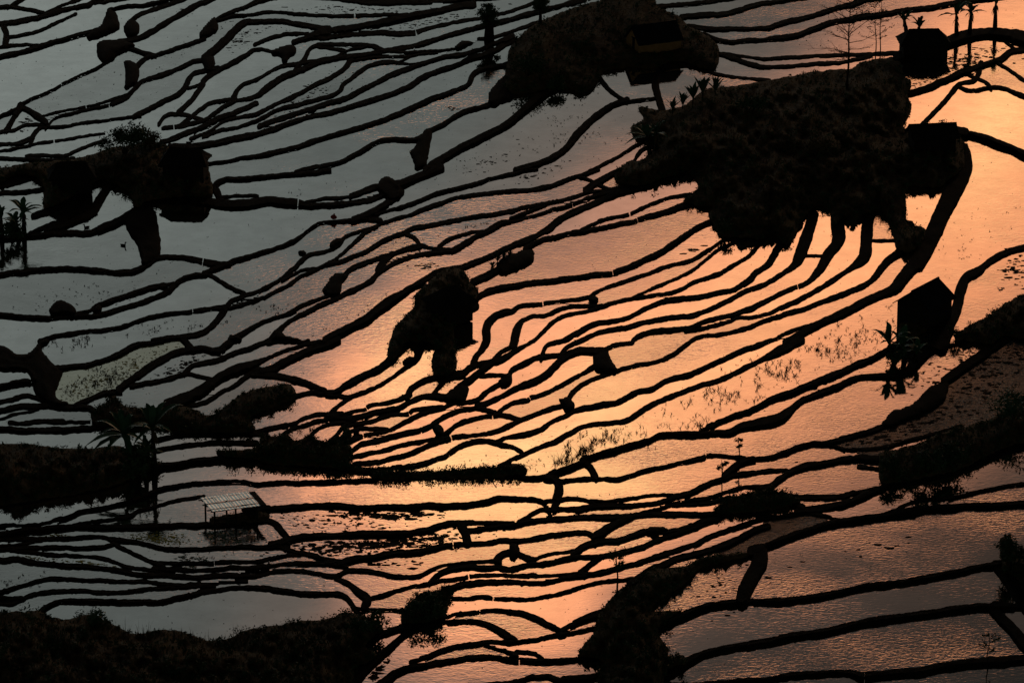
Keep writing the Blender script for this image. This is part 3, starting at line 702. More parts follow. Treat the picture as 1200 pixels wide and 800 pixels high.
K 1.1 700,720 717,700 730,687 745,685 760,667 780,665 807,662 825,652 880,647 887,650 825,665 812,677 795,690 775,702 765,715 800,715 795,720 775,735 772,742 784,760 785,770 800,767 805,780 780,800 780,970 690,970 700,800 700,790 705,775 677,767 695,742
K 0.9 1172,630 1185,627 1192,645 1230,640 1450,620 1450,690 1230,700 1187,675 1175,670
K 0.12 246,606 270,602 300,599 316,602 314,610 280,616 250,617
'''
PADDY_MATS = ((1130, 450, 'mud'), (960, 760, 'breeze'), (1000, 712, 'water1'), (1000, 650, 'breeze'), (820, 690, 'breeze'), (1000, 560, 'breeze'),
              (150, 430, 'algae'), (920, 625, 'mud'))
MOUND_LABELS = ['earthen rise carrying the mud-walled house', 'large dark weedy knoll with terraces fanning from its foot', 'trampled mound under the thatched huts',
    'narrow mound carrying the square-roofed hut', 'small dark mound under the pitched-roof hut', 'dark weedy bank rising behind the mud paddy',
    'flat weedy island beside the tall banana clump', 'brown grassy slope below the stepped bunds', 'tufted grass bank above the long bright paddy',
    'thick grassy bank along the long bright paddy', 'low dark hump between narrow paddies', 'bushy dark bank above the brown paddies',
    'broad dark grassy hillside with seed stalks', 'rounded bushy hump among bright curved paddies', 'steep green-tinged spur between bright and brown paddies', 'bushy corner bank at the brown paddies', 'low earth pad under the open post shed']
# ------------------------------------------------------------------ the terraces: survey lines -> levels -> water, bunds, mounds
lines, blobs, mounds, gaps = [], [], [], []
tx = ty = 0; sc4 = .25
for ln in SURVEY.strip().splitlines():
    a = ln.split()
    if a[0] == 'T': tx, ty, sc4 = int(a[1]), int(a[2]), .25; continue
    if a[0] == 'M': tx = ty = 0; sc4 = 1.0; continue
    def pts(q): return [[tx+p[0]*sc4, ty+p[1]*sc4]+([p[2]*sc4] if len(p) > 2 else []) for p in ([float(x) for x in w.split(',')] for w in q)]
    if a[0] == 'G': gaps.append(pts(a[1:])[0])
    elif a[0] == 'B': blobs.append(np.array(pts(a[1:])))
    elif a[0] == 'K': mounds.append((float(a[1]), np.array(pts(a[2:]))))
    else:
        w = float(a[0])*sc4
        lines.append(np.array([[p[0], p[1], p[2] if len(p) > 2 else w] for p in pts(a[1:])]))
gaps = np.array(gaps)
# stitch lines that run on from one survey sheet to the next
def on_seam(p):
    return any(abs(p[0]-x) < 3 for x in (300, 600, 900)) or any(abs(p[1]-y) < 3 for y in (200, 400, 600))
changed = True
while changed:
    changed = False
    best = None
    ends = [(i, e, (l[0] if e == 0 else l[-1]), (l[0]-l[1] if e == 0 else l[-1]-l[-2])) for i, l in enumerate(lines) for e in (0, 1)]
    ends = [x for x in ends if on_seam(x[2])]
    for m in range(len(ends)):
        for n in range(m+1, len(ends)):
            A, B = ends[m], ends[n]
            if A[0] == B[0]: continue
            d = np.hypot(*(A[2][:2]-B[2][:2]))
            if d > 6: continue
            c = -np.dot(A[3][:2], B[3][:2])/(np.hypot(*A[3][:2])*np.hypot(*B[3][:2])+1e-9)
            if c < .5: continue
            s = d+4*(1-c)
            if best is None or s < best[0]: best = (s, A, B)
    if best:
        _, A, B = best
        la = lines[A[0]] if A[1] == 1 else lines[A[0]][::-1]
        lb = lines[B[0]] if B[1] == 0 else lines[B[0]][::-1]
        mid = (la[-1:]+lb[:1])/2
        nl = np.vstack([la[:-1], mid, lb[1:]])
        lines = [l for i, l in enumerate(lines) if i not in (A[0], B[0])]+[nl]; changed = True
# bunds that leave the frame go on outside it
U0, U1, V0, V1 = -170, 1370, -140, 940
for i, l in enumerate(lines):
    for e in (0, 1):
        p, q = (l[0], l[min(2, len(l)-1)]) if e == 0 else (l[-1], l[max(-3, -len(l))])
        if p[0] <= 2 or p[0] >= 1198 or p[1] <= 2 or p[1] >= 798:
            d = (p-q)[:2]; d = d/np.hypot(*d)
            if abs(d[0])+abs(d[1]) == 0: continue
            x = [np.array([*(p[:2]+d*k+np.array([0, 7*math.sin(k*.035+i)*min(k, 160)/120])), p[2]]) for k in (35, 75, 115, 160, 205, 250, 310, 370, 430)]
            l = np.vstack([x[::-1], l]) if e == 0 else np.vstack([l, x])
    lines[i] = l
def resample(l, step):
    p = np.vstack([2*l[0]-l[1], l, 2*l[-1]-l[-2]]); outp = []
    for i in range(1, len(p)-2):
        n = max(1, int(np.hypot(*(p[i+1]-p[i])[:2])/step)); t = np.arange(n)[:, None]/n
        a, b, c, d = p[i-1], p[i], p[i+1], p[i+2]
        outp.append(.5*(2*b+(c-a)*t+(2*a-5*b+4*c-d)*t*t+(3*b-a-3*c+d)*t**3))
    outp.append(l[-1:]); return np.vstack(outp)
for i, l in enumerate(lines):              # run every end a little way into whatever it meets
    a = l[0]-l[1]; b = l[-1]-l[-2]
    l = l.copy(); l[0, :2] += a[:2]/max(np.hypot(*a[:2]), 1e-6)*3.5; l[-1, :2] += b[:2]/max(np.hypot(*b[:2]), 1e-6)*3.5; lines[i] = l
HH, WW = V1-V0, U1-U0
mask = np.zeros((HH, WW), bool)
def stamp(cv, grow=0):
    for u, v, w in cv:
        r = max(w/2+grow, 1.6); x0, x1, y0, y1 = int(u-r-U0), int(u+r-U0)+2, int(v-r-V0), int(v+r-V0)+2
        x0, y0 = max(x0, 0), max(y0, 0)
        if x1 <= x0 or y1 <= y0 or x0 >= WW or y0 >= HH: continue
        yy, xx = np.ogrid[y0:min(y1, HH), x0:min(x1, WW)]
        mask[y0:y1, x0:x1] |= (xx+.5+U0-u)**2+(yy+.5+V0-v)**2 <= r*r
def fill(poly, w=None, h=None):
    yy, xx = np.mgrid[0:HH, 0:WW]; x0, y0 = max(int(poly[:, 0].min())-U0-1, 0), max(int(poly[:, 1].min())-V0-1, 0)
    x1, y1 = min(int(poly[:, 0].max())-U0+2, WW), min(int(poly[:, 1].max())-V0+2, HH)
    xs = xx[y0:y1, x0:x1]+.5+U0; ys = yy[y0:y1, x0:x1]+.5+V0; ins = np.zeros(xs.shape, bool)
    for (ax, ay), (bx_, by) in zip(poly, np.roll(poly, -1, 0)):
        if ay == by: continue
        ins ^= ((ay > ys) != (by > ys)) & (xs < (bx_-ax)*(ys-ay)/(by-ay)+ax)
    m = np.zeros((HH, WW), bool); m[y0:y1, x0:x1] = ins; return m
kn_masks0 = None
def end_reach(i, e):
    """how far an end must run on before it meets another bank (None: open water)"""
    l = lines[i]; p, q = (l[0], l[1]) if e == 0 else (l[-1], l[-2]); d = (p-q)[:2]; d = d/max(np.hypot(*d), 1e-6)
    for k in np.arange(0, 16, 1.0):
        x = p[:2]+d*k
        if 0 <= x[0]-U0 < WW and 0 <= x[1]-V0 < HH and solid[int(x[1]-V0), int(x[0]-U0)]: return k, d
        for j, c in enumerate(rough_cv):
            if j != i and np.min(np.hypot(c[:, 0]-x[0], c[:, 1]-x[1])-c[:, 2]*.3) < 0: return k, d
    return None, d

solid = np.zeros((HH, WW), bool)
for p in blobs+[q for _, q in mounds]: solid |= fill(p)
rough_cv = [resample(l, 4.0) for l in lines]
for i in range(len(lines)):
    for e in (0, 1):
        k, d = end_reach(i, e)
        if k is not None and k > 0:
            l = lines[i].copy(); p = l[0] if e == 0 else l[-1]; n_ = np.array([*(p[:2]+d*(k+2.5)), p[2]])
            lines[i] = np.vstack([n_, l]) if e == 0 else np.vstack([l, n_])
curves = [resample(l, 2.2) for l in lines]
for c in curves: stamp(resample(c[::1], 1.5) if len(c) > 1 else c, .3)
def smooth_poly(p, n=3.0):
    q = resample(np.vstack([np.c_[p, np.zeros(len(p))], [*p[0], 0]]), n)[:, :2]; return q
bm_masks = [fill(smooth_poly(p)) for p in blobs]; kn_masks = [fill(smooth_poly(p)) for _, p in mounds]
for m in bm_masks+kn_masks: mask |= m
# paddies = what the bunds enclose (run-length union find)
par = []
def find(a):
    while par[a] != a: par[a] = par[par[a]]; a = par[a]
    return a
lab = np.zeros((HH, WW), np.int32); prev = []
for y in range(HH):
    r = np.flatnonzero(np.diff(np.r_[0, (~mask[y]).astype(np.int8), 0])); cur = []
    for s, e in zip(r[0::2], r[1::2]):
        k = len(par); par.append(k)
        for (ps, pe, pk) in prev:
            if ps < e and pe > s: par[find(k)] = find(pk); k = find(pk)
        cur.append((s, e, k)); lab[y, s:e] = k+1
    prev = cur
root = np.array([0]+[find(i)+1 for i in range(len(par))]); lab = root[lab]
ids, inv, cnt = np.unique(lab, return_inverse=True, return_counts=True)
remap = np.zeros(len(ids), np.int32); k = 0
for i, (d, c) in enumerate(zip(ids, cnt)):
    if d != 0 and c >= 40: k += 1; remap[i] = k
lab = remap[inv].reshape(HH, WW); NP_ = k
lab0 = lab.copy()
for it in range(16):                       # let the water run in under its banks
    nb = lab.copy()
    for dy, dx in ((0, 1), (0, -1), (1, 0), (-1, 0)) if it % 2 else ((0, 1), (0, -1), (1, 0), (-1, 0), (1, 1), (-1, -1), (1, -1), (-1, 1)):
        sh = np.roll(lab, (dy, dx), (0, 1)); z = (nb == 0) & (sh > 0); nb[z] = sh[z]
    lab = nb
# hill height: flat along every bund, gently rising away and to the left
S = 24; gw, gh = WW//S+2, HH//S+2; NU = gw*gh
A = np.zeros((NU, NU)); bvec = np.zeros(NU)
def bil(u, v):
    x = np.clip((u-U0)/S, 0, gw-1.001); y = np.clip((v-V0)/S, 0, gh-1.001); i, j = int(x), int(y); fx, fy = x-i, y-j
    return ((j*gw+i, (1-fx)*(1-fy)), (j*gw+i+1, fx*(1-fy)), ((j+1)*gw+i, (1-fx)*fy), ((j+1)*gw+i+1, fx*fy))
def eq(terms, rhs, w):
    idx = [t[0] for t in terms]; c = np.array([t[1] for t in terms])
    for a_, ca in zip(idx, c):
        for b_, cb in zip(idx, c): A[a_, b_] += w*ca*cb
        bvec[a_] += w*ca*rhs
for c in curves:
    q = c[::6]
    for a, b in zip(q[:-1], q[1:]):
        if np.hypot(*(b-a)[:2]) < 4: continue
        eq(bil(b[0], b[1])+tuple((i, -w) for i, w in bil(a[0], a[1])), 0.0, 1.0)
RISE_V, RISE_U = 3.6/800, -1.6/1200
for j in range(gh):
    for i in range(gw):
        n = j*gw+i
        if i+1 < gw: eq(((n+1, 1), (n, -1)), RISE_U*S, .02)
        if j+1 < gh: eq(((n+gw, 1), (n, -1)), -RISE_V*S, .02)
        if 0 < i < gw-1: eq(((n-1, 1), (n, -2), (n+1, 1)), 0, .06)
        if 0 < j < gh-1: eq(((n-gw, 1), (n, -2), (n+gw, 1)), 0, .06)
eq((((gh//2)*gw+gw//2, 1),), 0.0, 1.0)
Hg = np.linalg.solve(A+np.eye(NU)*1e-9, bvec).reshape(gh, gw)
def H(u, v):
    x = np.clip((np.asarray(u, float)-U0)/S, 0, gw-1.001); y = np.clip((np.asarray(v, float)-V0)/S, 0, gh-1.001)
    i = x.astype(int); j = y.astype(int); fx, fy = x-i, y-j
    return (Hg[j, i]*(1-fx)+Hg[j, i+1]*fx)*(1-fy)+(Hg[j+1, i]*(1-fx)+Hg[j+1, i+1]*fx)*fy
yy, xx = np.mgrid[0:HH, 0:WW]; Hp = H(xx+U0, yy+V0)
inf = np.where((xx+U0 >= 0) & (xx+U0 < 1200) & (yy+V0 >= 0) & (yy+V0 < 800), 1.0, 1e-4)
sums = np.bincount(lab0.ravel(), (Hp*inf).ravel(), NP_+1); cnts = np.bincount(lab0.ravel(), inf.ravel(), NP_+1)
LV = sums/np.maximum(cnts, 1e-9); LV[0] = np.nan
print('paddies', NP_, 'bunds', len(lines), 'relief', Hg.min(), Hg.max(), LV[1:].min(), LV[1:].max())
def at_lab(u, v, l=lab):
    x = np.clip(np.asarray(u-U0).astype(int), 0, WW-1); y = np.clip(np.asarray(v-V0).astype(int), 0, HH-1); return l[y, x]
def water_z(u, v):
    k = at_lab(np.asarray(u, float), np.asarray(v, float)); return np.where(k > 0, LV[k], H(u, v))

# ---- the ground that carries everything (one sheet to the horizon)
gz = np.full((gh, gw), 0.0)
for j in range(gh):
    for i in range(gw):
        y0, x0 = max(j*S-2*S, 0), max(i*S-2*S, 0); blk = lab[y0:j*S+2*S, x0:i*S+2*S]
        ks = np.unique(blk); ks = ks[ks > 0]; gz[j, i] = min(Hg[j, i], LV[ks].min() if len(ks) else 9e9)-.55
gu, gv = np.meshgrid(np.arange(gw)*S+U0, np.arange(gh)*S+V0); V = P(gu, gv, gz).reshape(-1, 3)
F = [(j*gw+i, (j+1)*gw+i, (j+1)*gw+i+1, j*gw+i+1) for j in range(gh-1) for i in range(gw-1)]
V = [tuple(p) for p in V]
rim = [j*gw for j in range(gh)]+[(gh-1)*gw+i for i in range(1, gw)]+[j*gw+gw-1 for j in range(gh-2, -1, -1)]+[i for i in range(gw-2, 0, -1)]
last = rim
for s_, dz in ((1.6, -2), (3.5, -8), (9, -15), (30, -20), (90, -20)):
    n0 = len(V)
    for r in rim:
        x, y, z = V[r]; V.append((x*s_, y*s_, z+dz+ (s_ < 80)*2.5*math.sin(x*.11+y*.07)))
    cur = list(range(n0, n0+len(rim)))
    F += [(last[k], cur[k], cur[(k+1) % len(rim)], last[(k+1) % len(rim)]) for k in range(len(rim))]; last = cur
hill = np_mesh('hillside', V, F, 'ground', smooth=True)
tag(hill, 'dark earth hillside stepped into flooded rice terraces', kind='structure')

# ---- water, one sheet per paddy
SPECIAL = {}
for (u, v, mname) in PADDY_MATS:
    SPECIAL[int(at_lab(np.float64(u), np.float64(v)))] = mname
runs = {k: [] for k in range(1, NP_+1)}
for y in range(0, HH, 2):
    row = lab[y]; ch = np.flatnonzero(np.diff(row))+1; s = np.r_[0, ch]; e = np.r_[ch, WW]
    for a, b in zip(s, e):
        if row[a] > 0: runs[int(row[a])].append((a+U0, b+U0, y+V0, y+V0+2))
for k, r in runs.items():
    if not r: continue
    r = np.array(r, float); z = LV[k]; n = len(r)
    q = np.stack([P(r[:, 0], r[:, 3], z), P(r[:, 1], r[:, 3], z), P(r[:, 1], r[:, 2], z), P(r[:, 0], r[:, 2], z)], 1).reshape(-1, 3)
    o = np_mesh('paddy_water', q, np.arange(4*n).reshape(-1, 4), SPECIAL.get(k, 'water%d' % ((k*5+k//7) % 7)))
    tag(o, 'flooded rice paddy, still water mirroring the evening sky', group='flooded paddies between the earth bunds', kind='structure')

# ---- bunds
K0 = math.cos(DEP)
def bund(cv, idx):
    cv = cv.copy(); gk = []
    for gg in gaps:                                # outlets: a narrow cut through the bund
        mc = (cv[1:, :2]+cv[:-1, :2])/2; dd_ = np.hypot(mc[:, 0]-gg[0], mc[:, 1]-gg[1]); kk_ = int(dd_.argmin())
        if dd_[kk_] < 2.2:
            gk.append(kk_); m_ = mc[kk_]
            for e_ in (kk_, kk_+1): cv[e_, :2] = m_+(cv[e_, :2]-m_)*.5
    n = len(cv); u, v, w = cv.T; hw = np.maximum(w/2*(.93+.10*vnoise(n, 17, idx+33)), 1.6)
    t = np.gradient(cv[:, :2], axis=0) if n > 2 else np.repeat((cv[-1:]-cv[:1])[:, :2], n, 0)
    t = t/np.maximum(np.hypot(t[:, 0], t[:, 1])[:, None], 1e-6); nx, ny = -t[:, 1], t[:, 0]
    flip = np.sign(np.sum(ny)) or 1.0
    nx, ny = nx*flip, ny*flip                     # side 0 towards the viewer
    lev = []
    for s in (1, -1):
        L_ = np.full(n, np.nan)
        for off in (2, 4, 6, 9):
            k = at_lab(u+s*nx*(hw+off), v+s*ny*(hw+off), lab0); z = LV[k]; L_ = np.where(np.isnan(L_), z, L_)
        L_ = np.where(np.isnan(L_), water_z(u, v), L_); lev.append(L_)
    def sm(a, k=7):
        if n < 5: return np.full(n, a.mean())
        p = np.pad(a, k, mode='edge'); c = np.ones(2*k+1)/(2*k+1); return np.convolve(p, c, 'valid')
    lip = .06+.011*np.clip(w-7, 0, 12)+.02*vnoise(n, 6, idx)
    zc = sm(np.maximum(lev[0], lev[1]))
    zc = np.maximum(zc, np.maximum(lev[0], lev[1])+.02-lip*.3)+lip
    ppm = PPM(u, v, zc); edge = []
    for s, L_ in ((0, lev[0]), (1, lev[1])):
        sg = 1 if s == 0 else -1; dn = np.maximum(sg*ny, 0)
        e = hw-2*(zc-L_)*ppm*K0*dn*1.0; e = np.clip(e, np.minimum(hw, .15*hw+.6) if s == 0 else hw*.6, hw)
        edge.append(e)
    vis = 2*(zc-lev[0])*ppm*K0*np.maximum(ny, 0)
    edge[1] = np.clip(w-(edge[0]+vis), .6*hw, edge[1])
    tot = edge[0]+edge[1]; sh = np.maximum(2.6-tot, 0)/2; edge[0] = edge[0]+sh; edge[1] = edge[1]+sh
    for s in (0, 1): edge[s] = edge[s]+.28*vnoise(n, 1.0, idx*2+s+100)+.45*vnoise(n, 2.7, idx*2+s+500)+.6*vnoise(n, 8, idx*2+s+900)
    fade = np.minimum(np.minimum(np.arange(n), np.arange(n)[::-1])/2.0+.55, 1.0)
    cols = []; zlow = np.minimum(lev[0], lev[1])-.45
    pn = [P(u+nx*edge[0]*fade, v+ny*edge[0]*fade, zc-.05), P(u-nx*edge[1]*fade, v-ny*edge[1]*fade, zc-.05)]
    mid = .5*(pn[0]+pn[1]); mid[:, 2] = zc+.02+.03*vnoise(n, 3, idx+55)
    q0 = .8*pn[0]+.2*mid; q0[:, 2] = zc+.015+.02*vnoise(n, 1.5, idx+57); q1 = .8*pn[1]+.2*mid; q1[:, 2] = zc+.015+.02*vnoise(n, 1.5, idx+58)
    fo = []
    for s in (0, 1):
        d = pn[s]-mid; d[:, 2] = 0; d = d/np.maximum(np.linalg.norm(d, axis=1)[:, None], 1e-6)
        f = pn[s]+d*(.06+.03*vnoise(n, 4, idx+s+77)[:, None]); f[:, 2] = zlow; fo.append(f)
    V = np.stack([fo[0], pn[0], q0, mid, q1, pn[1], fo[1]], 1)
    keep = np.ones(n-1, bool)
    keep[gk] = False
    F = []
    for i in range(n-1):
        if not keep[i]: continue
        for c in range(6): F.append((i*7+c, i*7+c+1, (i+1)*7+c+1, (i+1)*7+c))
    endc = []
    for i in range(n):
        l = i > 0 and keep[i-1]; r = i < n-1 and keep[i]
        if l != r: endc.append(tuple(i*7+c for c in range(7)))
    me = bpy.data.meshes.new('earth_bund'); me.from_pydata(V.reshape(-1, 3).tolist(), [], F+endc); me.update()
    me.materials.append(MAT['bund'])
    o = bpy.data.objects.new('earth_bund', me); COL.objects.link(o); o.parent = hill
    CREST.append((u, v, zc, w, mid))
    return o
CREST = []
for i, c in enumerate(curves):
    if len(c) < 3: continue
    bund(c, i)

# ---- mud lumps and weedy mounds
def mound_mesh(m, hmax, name, mat, seed, parent=None, rough=.12):
    g_ = 2 if m.sum() < 6000 else 3
    d = np.zeros((HH, WW)); cur = m.copy(); y, x = np.nonzero(m)
    y0, y1, x0, x1 = max(y.min()-6, 0), min(y.max()+7, HH), max(x.min()-6, 0), min(x.max()+7, WW)
    c = np.pad(m[y0:y1, x0:x1], 1, mode='edge'); dd = np.zeros(c.shape)
    for it in range(70):
        if not c.any(): break
        dd += c; n_ = c.copy()
        for dy, dx in ((0, 1), (0, -1), (1, 0), (-1, 0)): n_[1:-1, 1:-1] &= np.roll(c, (dy, dx), (0, 1))[1:-1, 1:-1]
        if it % 2:
            for dy, dx in ((1, 1), (1, -1), (-1, 1), (-1, -1)): n_[1:-1, 1:-1] &= np.roll(c, (dy, dx), (0, 1))[1:-1, 1:-1]
        n_[0] = n_[-1] = False; n_[:, 0] = n_[:, -1] = False
        c = n_
    dd = dd[1:-1, 1:-1]
    fm = np.pad(m[y0:y1, x0:x1], 8, mode='edge').astype(float)
    for _ in range(3):
        for ax in (0, 1): fm = (np.roll(fm, 1, ax)+np.roll(fm, -1, ax)+fm)/3
    fm = fm[8:-8, 8:-8]; sub = np.arange(0, y1-y0, g_), np.arange(0, x1-x0, g_)
    near = fm > .02; Fm = fm[np.ix_(*sub)]
    D = dd[np.ix_(*sub)]; N_ = near[np.ix_(*sub)]; vv, uu = np.meshgrid(sub[0]+y0+V0, sub[1]+x0+U0, indexing='ij')
    s = max(9.0, hmax/.05); base = H(uu, vv)
    wz = np.array(water_z(uu, vv)); base = np.where(D < 6, np.maximum(wz, base-.3), base)
    Fm = Fm+np.where((Fm > .03) & (Fm < .97), .22*noise2(uu, vv, 5.5, seed+3)+.14*noise2(uu, vv, 2.6, seed+4), 0)
    h = hmax*(1-np.exp(-D/s))*(1+.25*noise2(uu, vv, 22, seed))+np.minimum(D/14, 1)*rough*(noise2(uu, vv, 7, seed+1)+.6*noise2(uu, vv, 3.2, seed+2))
    z = base+np.where(D > 0, h, 0)+np.where(Fm > .5, .12*(Fm-.5)*2, (Fm-.5)*1.2)
    pts_ = P(uu, vv, z); ok = N_; idm = -np.ones(ok.shape, int); idm[ok] = np.arange(ok.sum())
    a, b, c_, d_ = idm[:-1, :-1], idm[1:, :-1], idm[1:, 1:], idm[:-1, 1:]
    f = (a >= 0) & (b >= 0) & (c_ >= 0) & (d_ >= 0)
    o = np_mesh(name, pts_[ok], np.stack([a[f], b[f], c_[f], d_[f]], 1), mat, parent, smooth=True)
    return o, (uu[ok & (D > 1)], vv[ok & (D > 1)], z[ok & (D > 1)], D[ok & (D > 1)])
SLOPES = []
for i, m in enumerate(bm_masks):
    if m.sum() < 8: continue
    o, s = mound_mesh(m, .22, 'earth_lump', 'bund', 300+i, hill, .05); SLOPES.append(('lump', s))
MOUND = []
for i, ((hm, p), m) in enumerate(zip(mounds, kn_masks)):
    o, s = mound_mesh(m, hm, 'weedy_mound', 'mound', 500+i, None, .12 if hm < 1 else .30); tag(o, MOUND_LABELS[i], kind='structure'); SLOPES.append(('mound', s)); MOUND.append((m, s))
def slope_z(u, v):
    """height of whatever ground shows at survey point (u, v)"""
    best = None
    for _, (a, b, z, D) in SLOPES:
        if not len(a): continue
        d = np.hypot(a-u, b-v); k = int(d.argmin())
        if d[k] < 4 and (best is None or z[k] > best): best = float(z[k])
    for (cu, cv_, cz_, w, mid) in CREST:
        d = np.hypot(cu-u, cv_-v); k = int(d.argmin())
        if d[k] < max(w[k]/2, 2.5) and (best is None or cz_[k] > best): best = float(cz_[k])
    return best if best is not None else float(water_z(u, v))
def spot(u, v, dz=0.0):
    return P(u, v, slope_z(u, v)+dz)
# ------------------------------------------------------------------ plants
def leaf_blade(base, tip, width, droop, fold=.25, n=6, seed=0, torn=False):
    """one long leaf from base to tip, arching, folded along its midrib"""
    b = Vector(base); t = Vector(tip); d = t-b; L_ = d.length; side = d.cross(Vector((0, 0, 1)))
    side = side.normalized() if side.length > .02 else Vector((1, 0, 0)); upv = side.cross(d).normalized()
    r = random.Random(seed); vs = []; fs = []
    for i in range(n+1):
        s = i/n; c = b+d*s+Vector((0, 0, 1))*(droop*L_*(s*(1-s))*1.6-(.18 if torn else .05)*L_*s**3)
        w = width*math.sin(math.pi*min(.06+s*.94, 1)**.75)*.5+.012
        w1 = w*(1-(.45*r.random() if torn else 0)); w2 = w*(1-(.45*r.random() if torn else 0))
        vs += [c+side*w1+upv*w1*fold, c, c-side*w2+upv*w2*fold]
    for i in range(n):
        for k in (0, 1): fs.append((i*3+k, i*3+k+1, i*3+k+4, i*3+k+3))
    return vs, fs
def banana(u, v, stems, label, group=None, mat='green', dz=0.0):
    """stems: list of (du px, dv px, height m, leaves [(azimuth deg, rise deg, length m)])"""
    p0 = spot(u, v, dz); t = thing('banana_plant', p0, label, 'banana plant', group=group)
    for si, (du, h, lean, leaves) in enumerate(stems):
        off = Vector((du/14.5, .15*si, -.25)); top = off+Vector((lean, 0, h+.25)); m = MB()
        m.tube([off, off.lerp(top, .5)+Vector((lean*.1, 0, 0)), top], [.25, .19, .10], 7); m.build('stem', 'bark', t, True)
        rb = random.Random(int(u)*3+si)
        for hi in range(5):                        # withered leaves hanging down the stem
            q = off.lerp(top, rb.uniform(.62, .97)); a = rb.uniform(0, 6.28); ln = h*rb.uniform(.25, .42)
            m = MB(); m.add(*leaf_blade(q, q+Vector((math.cos(a)*ln*.45, math.sin(a)*ln*.45, -ln*.85)), .22, .35, .3, 5, hi, False)); m.build('dead_leaf', 'grass', t)
        for li, (az, rise, ln) in enumerate(leaves):
            a, e = math.radians(az), math.radians(rise)
            d = Vector((math.cos(a)*math.cos(e), math.sin(a)*math.cos(e), math.sin(e)))*ln
            m = MB(); m.add(*leaf_blade(top-Vector((0, 0, .08*li % .4)), top+d, .27*ln+.20, .28 if rise > 10 else .12, .22, 8, li+si*9+int(u), True)); m.build('leaf', mat, t)
    return t
FAN = [(5, 55, 1.9), (60, 70, 1.7), (115, 72, 1.6), (165, 48, 2.0), (200, 10, 2.0), (340, 20, 2.0), (260, 30, 1.5), (20, 25, 2.1), (150, 20, 1.9), (95, 40, 1.6)]
def fan(k, s=1.0, skip=()):
    r = random.Random(k); n_ = r.randint(6, 9); o_ = r.uniform(-40, 40); F_ = r.sample(FAN, n_)
    return [(r.uniform(0, 360), r.uniform(-40, 10), s*r.uniform(.6, 1.1)) for _ in range(3)]+[((a+o_*.5+r.uniform(-22, 22)), e+r.uniform(-16, 12), l*s*r.uniform(.65, 1.15)) for i, (a, e, l) in enumerate(F_) if i not in skip]
def shrub(u, v, r, h, n, label, mat='dleaf', leaf=.16, group=None, seed=0, name='shrub', clumps=6, cat='shrub', dz=0.0):
    p0 = spot(u, v, dz); t = thing(name, p0, label, cat, group=group); rr = random.Random(seed+int(u)*7+int(v)); m = MB(); s = MB()
    for c in range(clumps):
        a = rr.uniform(0, 6.28); q = r*rr.uniform(.1, .75); cc = Vector((q*math.cos(a), q*math.sin(a), h*rr.uniform(.35, .8))); cr_ = r*rr.uniform(.3, .55)
        s.tube([(0, 0, -.2), cc*.5+Vector((0, 0, -.05)), cc], [.045, .03, .015], 5)
        for i in range(n//clumps):
            d = Vector((rr.gauss(0, 1), rr.gauss(0, 1), rr.gauss(0, .8))); d.normalize(); p = cc+d*cr_*rr.uniform(.35, 1.15)
            if p.z < -.1: continue
            ax = Vector((rr.uniform(-1, 1), rr.uniform(-1, 1), rr.uniform(-.4, 1))).normalized(); l = leaf*rr.uniform(.6, 1.4)
            sd_ = ax.cross(d); sd_ = sd_.normalized() if sd_.length > .05 else Vector((1, 0, 0))
            m.add([p-ax*l, p+sd_*l*.38, p+ax*l, p-sd_*l*.38], [(0, 1, 2, 3)])
    s.build('stem', 'bark', t); m.build('foliage', mat, t); return t
def bare_tree(u, v, h, label, lean=0.0, nb=16, spread=1.6, rad=.075, leaves=60, seed=1, top_from=.25, group=None, cat='tree', name='bare_tree', dz=0.0):
    p0 = spot(u, v, dz); t = thing(name, p0, label, cat, group=group); rr = random.Random(seed); m = MB(); b = MB(); lf = MB()
    tp = [Vector((lean*h*s*s+.05*math.sin(s*9+seed), .03*math.cos(s*7), h*s-.2*(s == 0))) for s in [i/8 for i in range(9)]]
    m.tube(tp, [rad*(1-.75*i/8) for i in range(9)], 7); m.build('trunk', 'bark', t, True)
    for k in range(nb):
        s = top_from+(1-top_from)*(k+.5)/nb; i = min(int(s*8), 7); p = tp[i].lerp(tp[i+1], s*8-i)
        s = min(max(s+rr.uniform(-.06, .06), .15), .98); i = min(int(s*8), 7); p = tp[i].lerp(tp[i+1], s*8-i); a = rr.uniform(0, 6.28); L_ = spread*(1.15-.8*abs(s-.45))*rr.uniform(.35, 1.1); e = rr.uniform(-.05, .75)
        d = Vector((math.cos(a), math.sin(a)*.8, e)); q = p+d*L_*.5+Vector((0, 0, .05)); w = p+d*L_+Vector((rr.uniform(-.1, .1)*L_, rr.uniform(-.1, .1)*L_, rr.uniform(-.12, .35)*L_))
        b.tube([p, q, w], [rad*.32, rad*.2, .006], 4, False)
        for j in range(13):
            f = rr.uniform(.2, 1); c = p.lerp(q, f*2) if f < .5 else q.lerp(w, f*2-1)
            dd = Vector((d.x+rr.uniform(-.9, .9), d.y+rr.uniform(-.9, .9), rr.uniform(-.2, .8))).normalized()*L_*rr.uniform(.15, .4)
            b.tube([c, c+dd], [.012, .005], 3, False)
            if rr.random() < leaves/100:
                x = c+dd; l = rr.uniform(.03, .065)
                lf.add([x+Vector((-l, 0, 0)), x+Vector((0, .03, l)), x+Vector((l, 0, .02)), x+Vector((0, -.03, -l))], [(0, 1, 2, 3)])
    b.build('branches', 'bark', t)
    if lf.v: lf.build('foliage', 'dleaf', t)
    return t
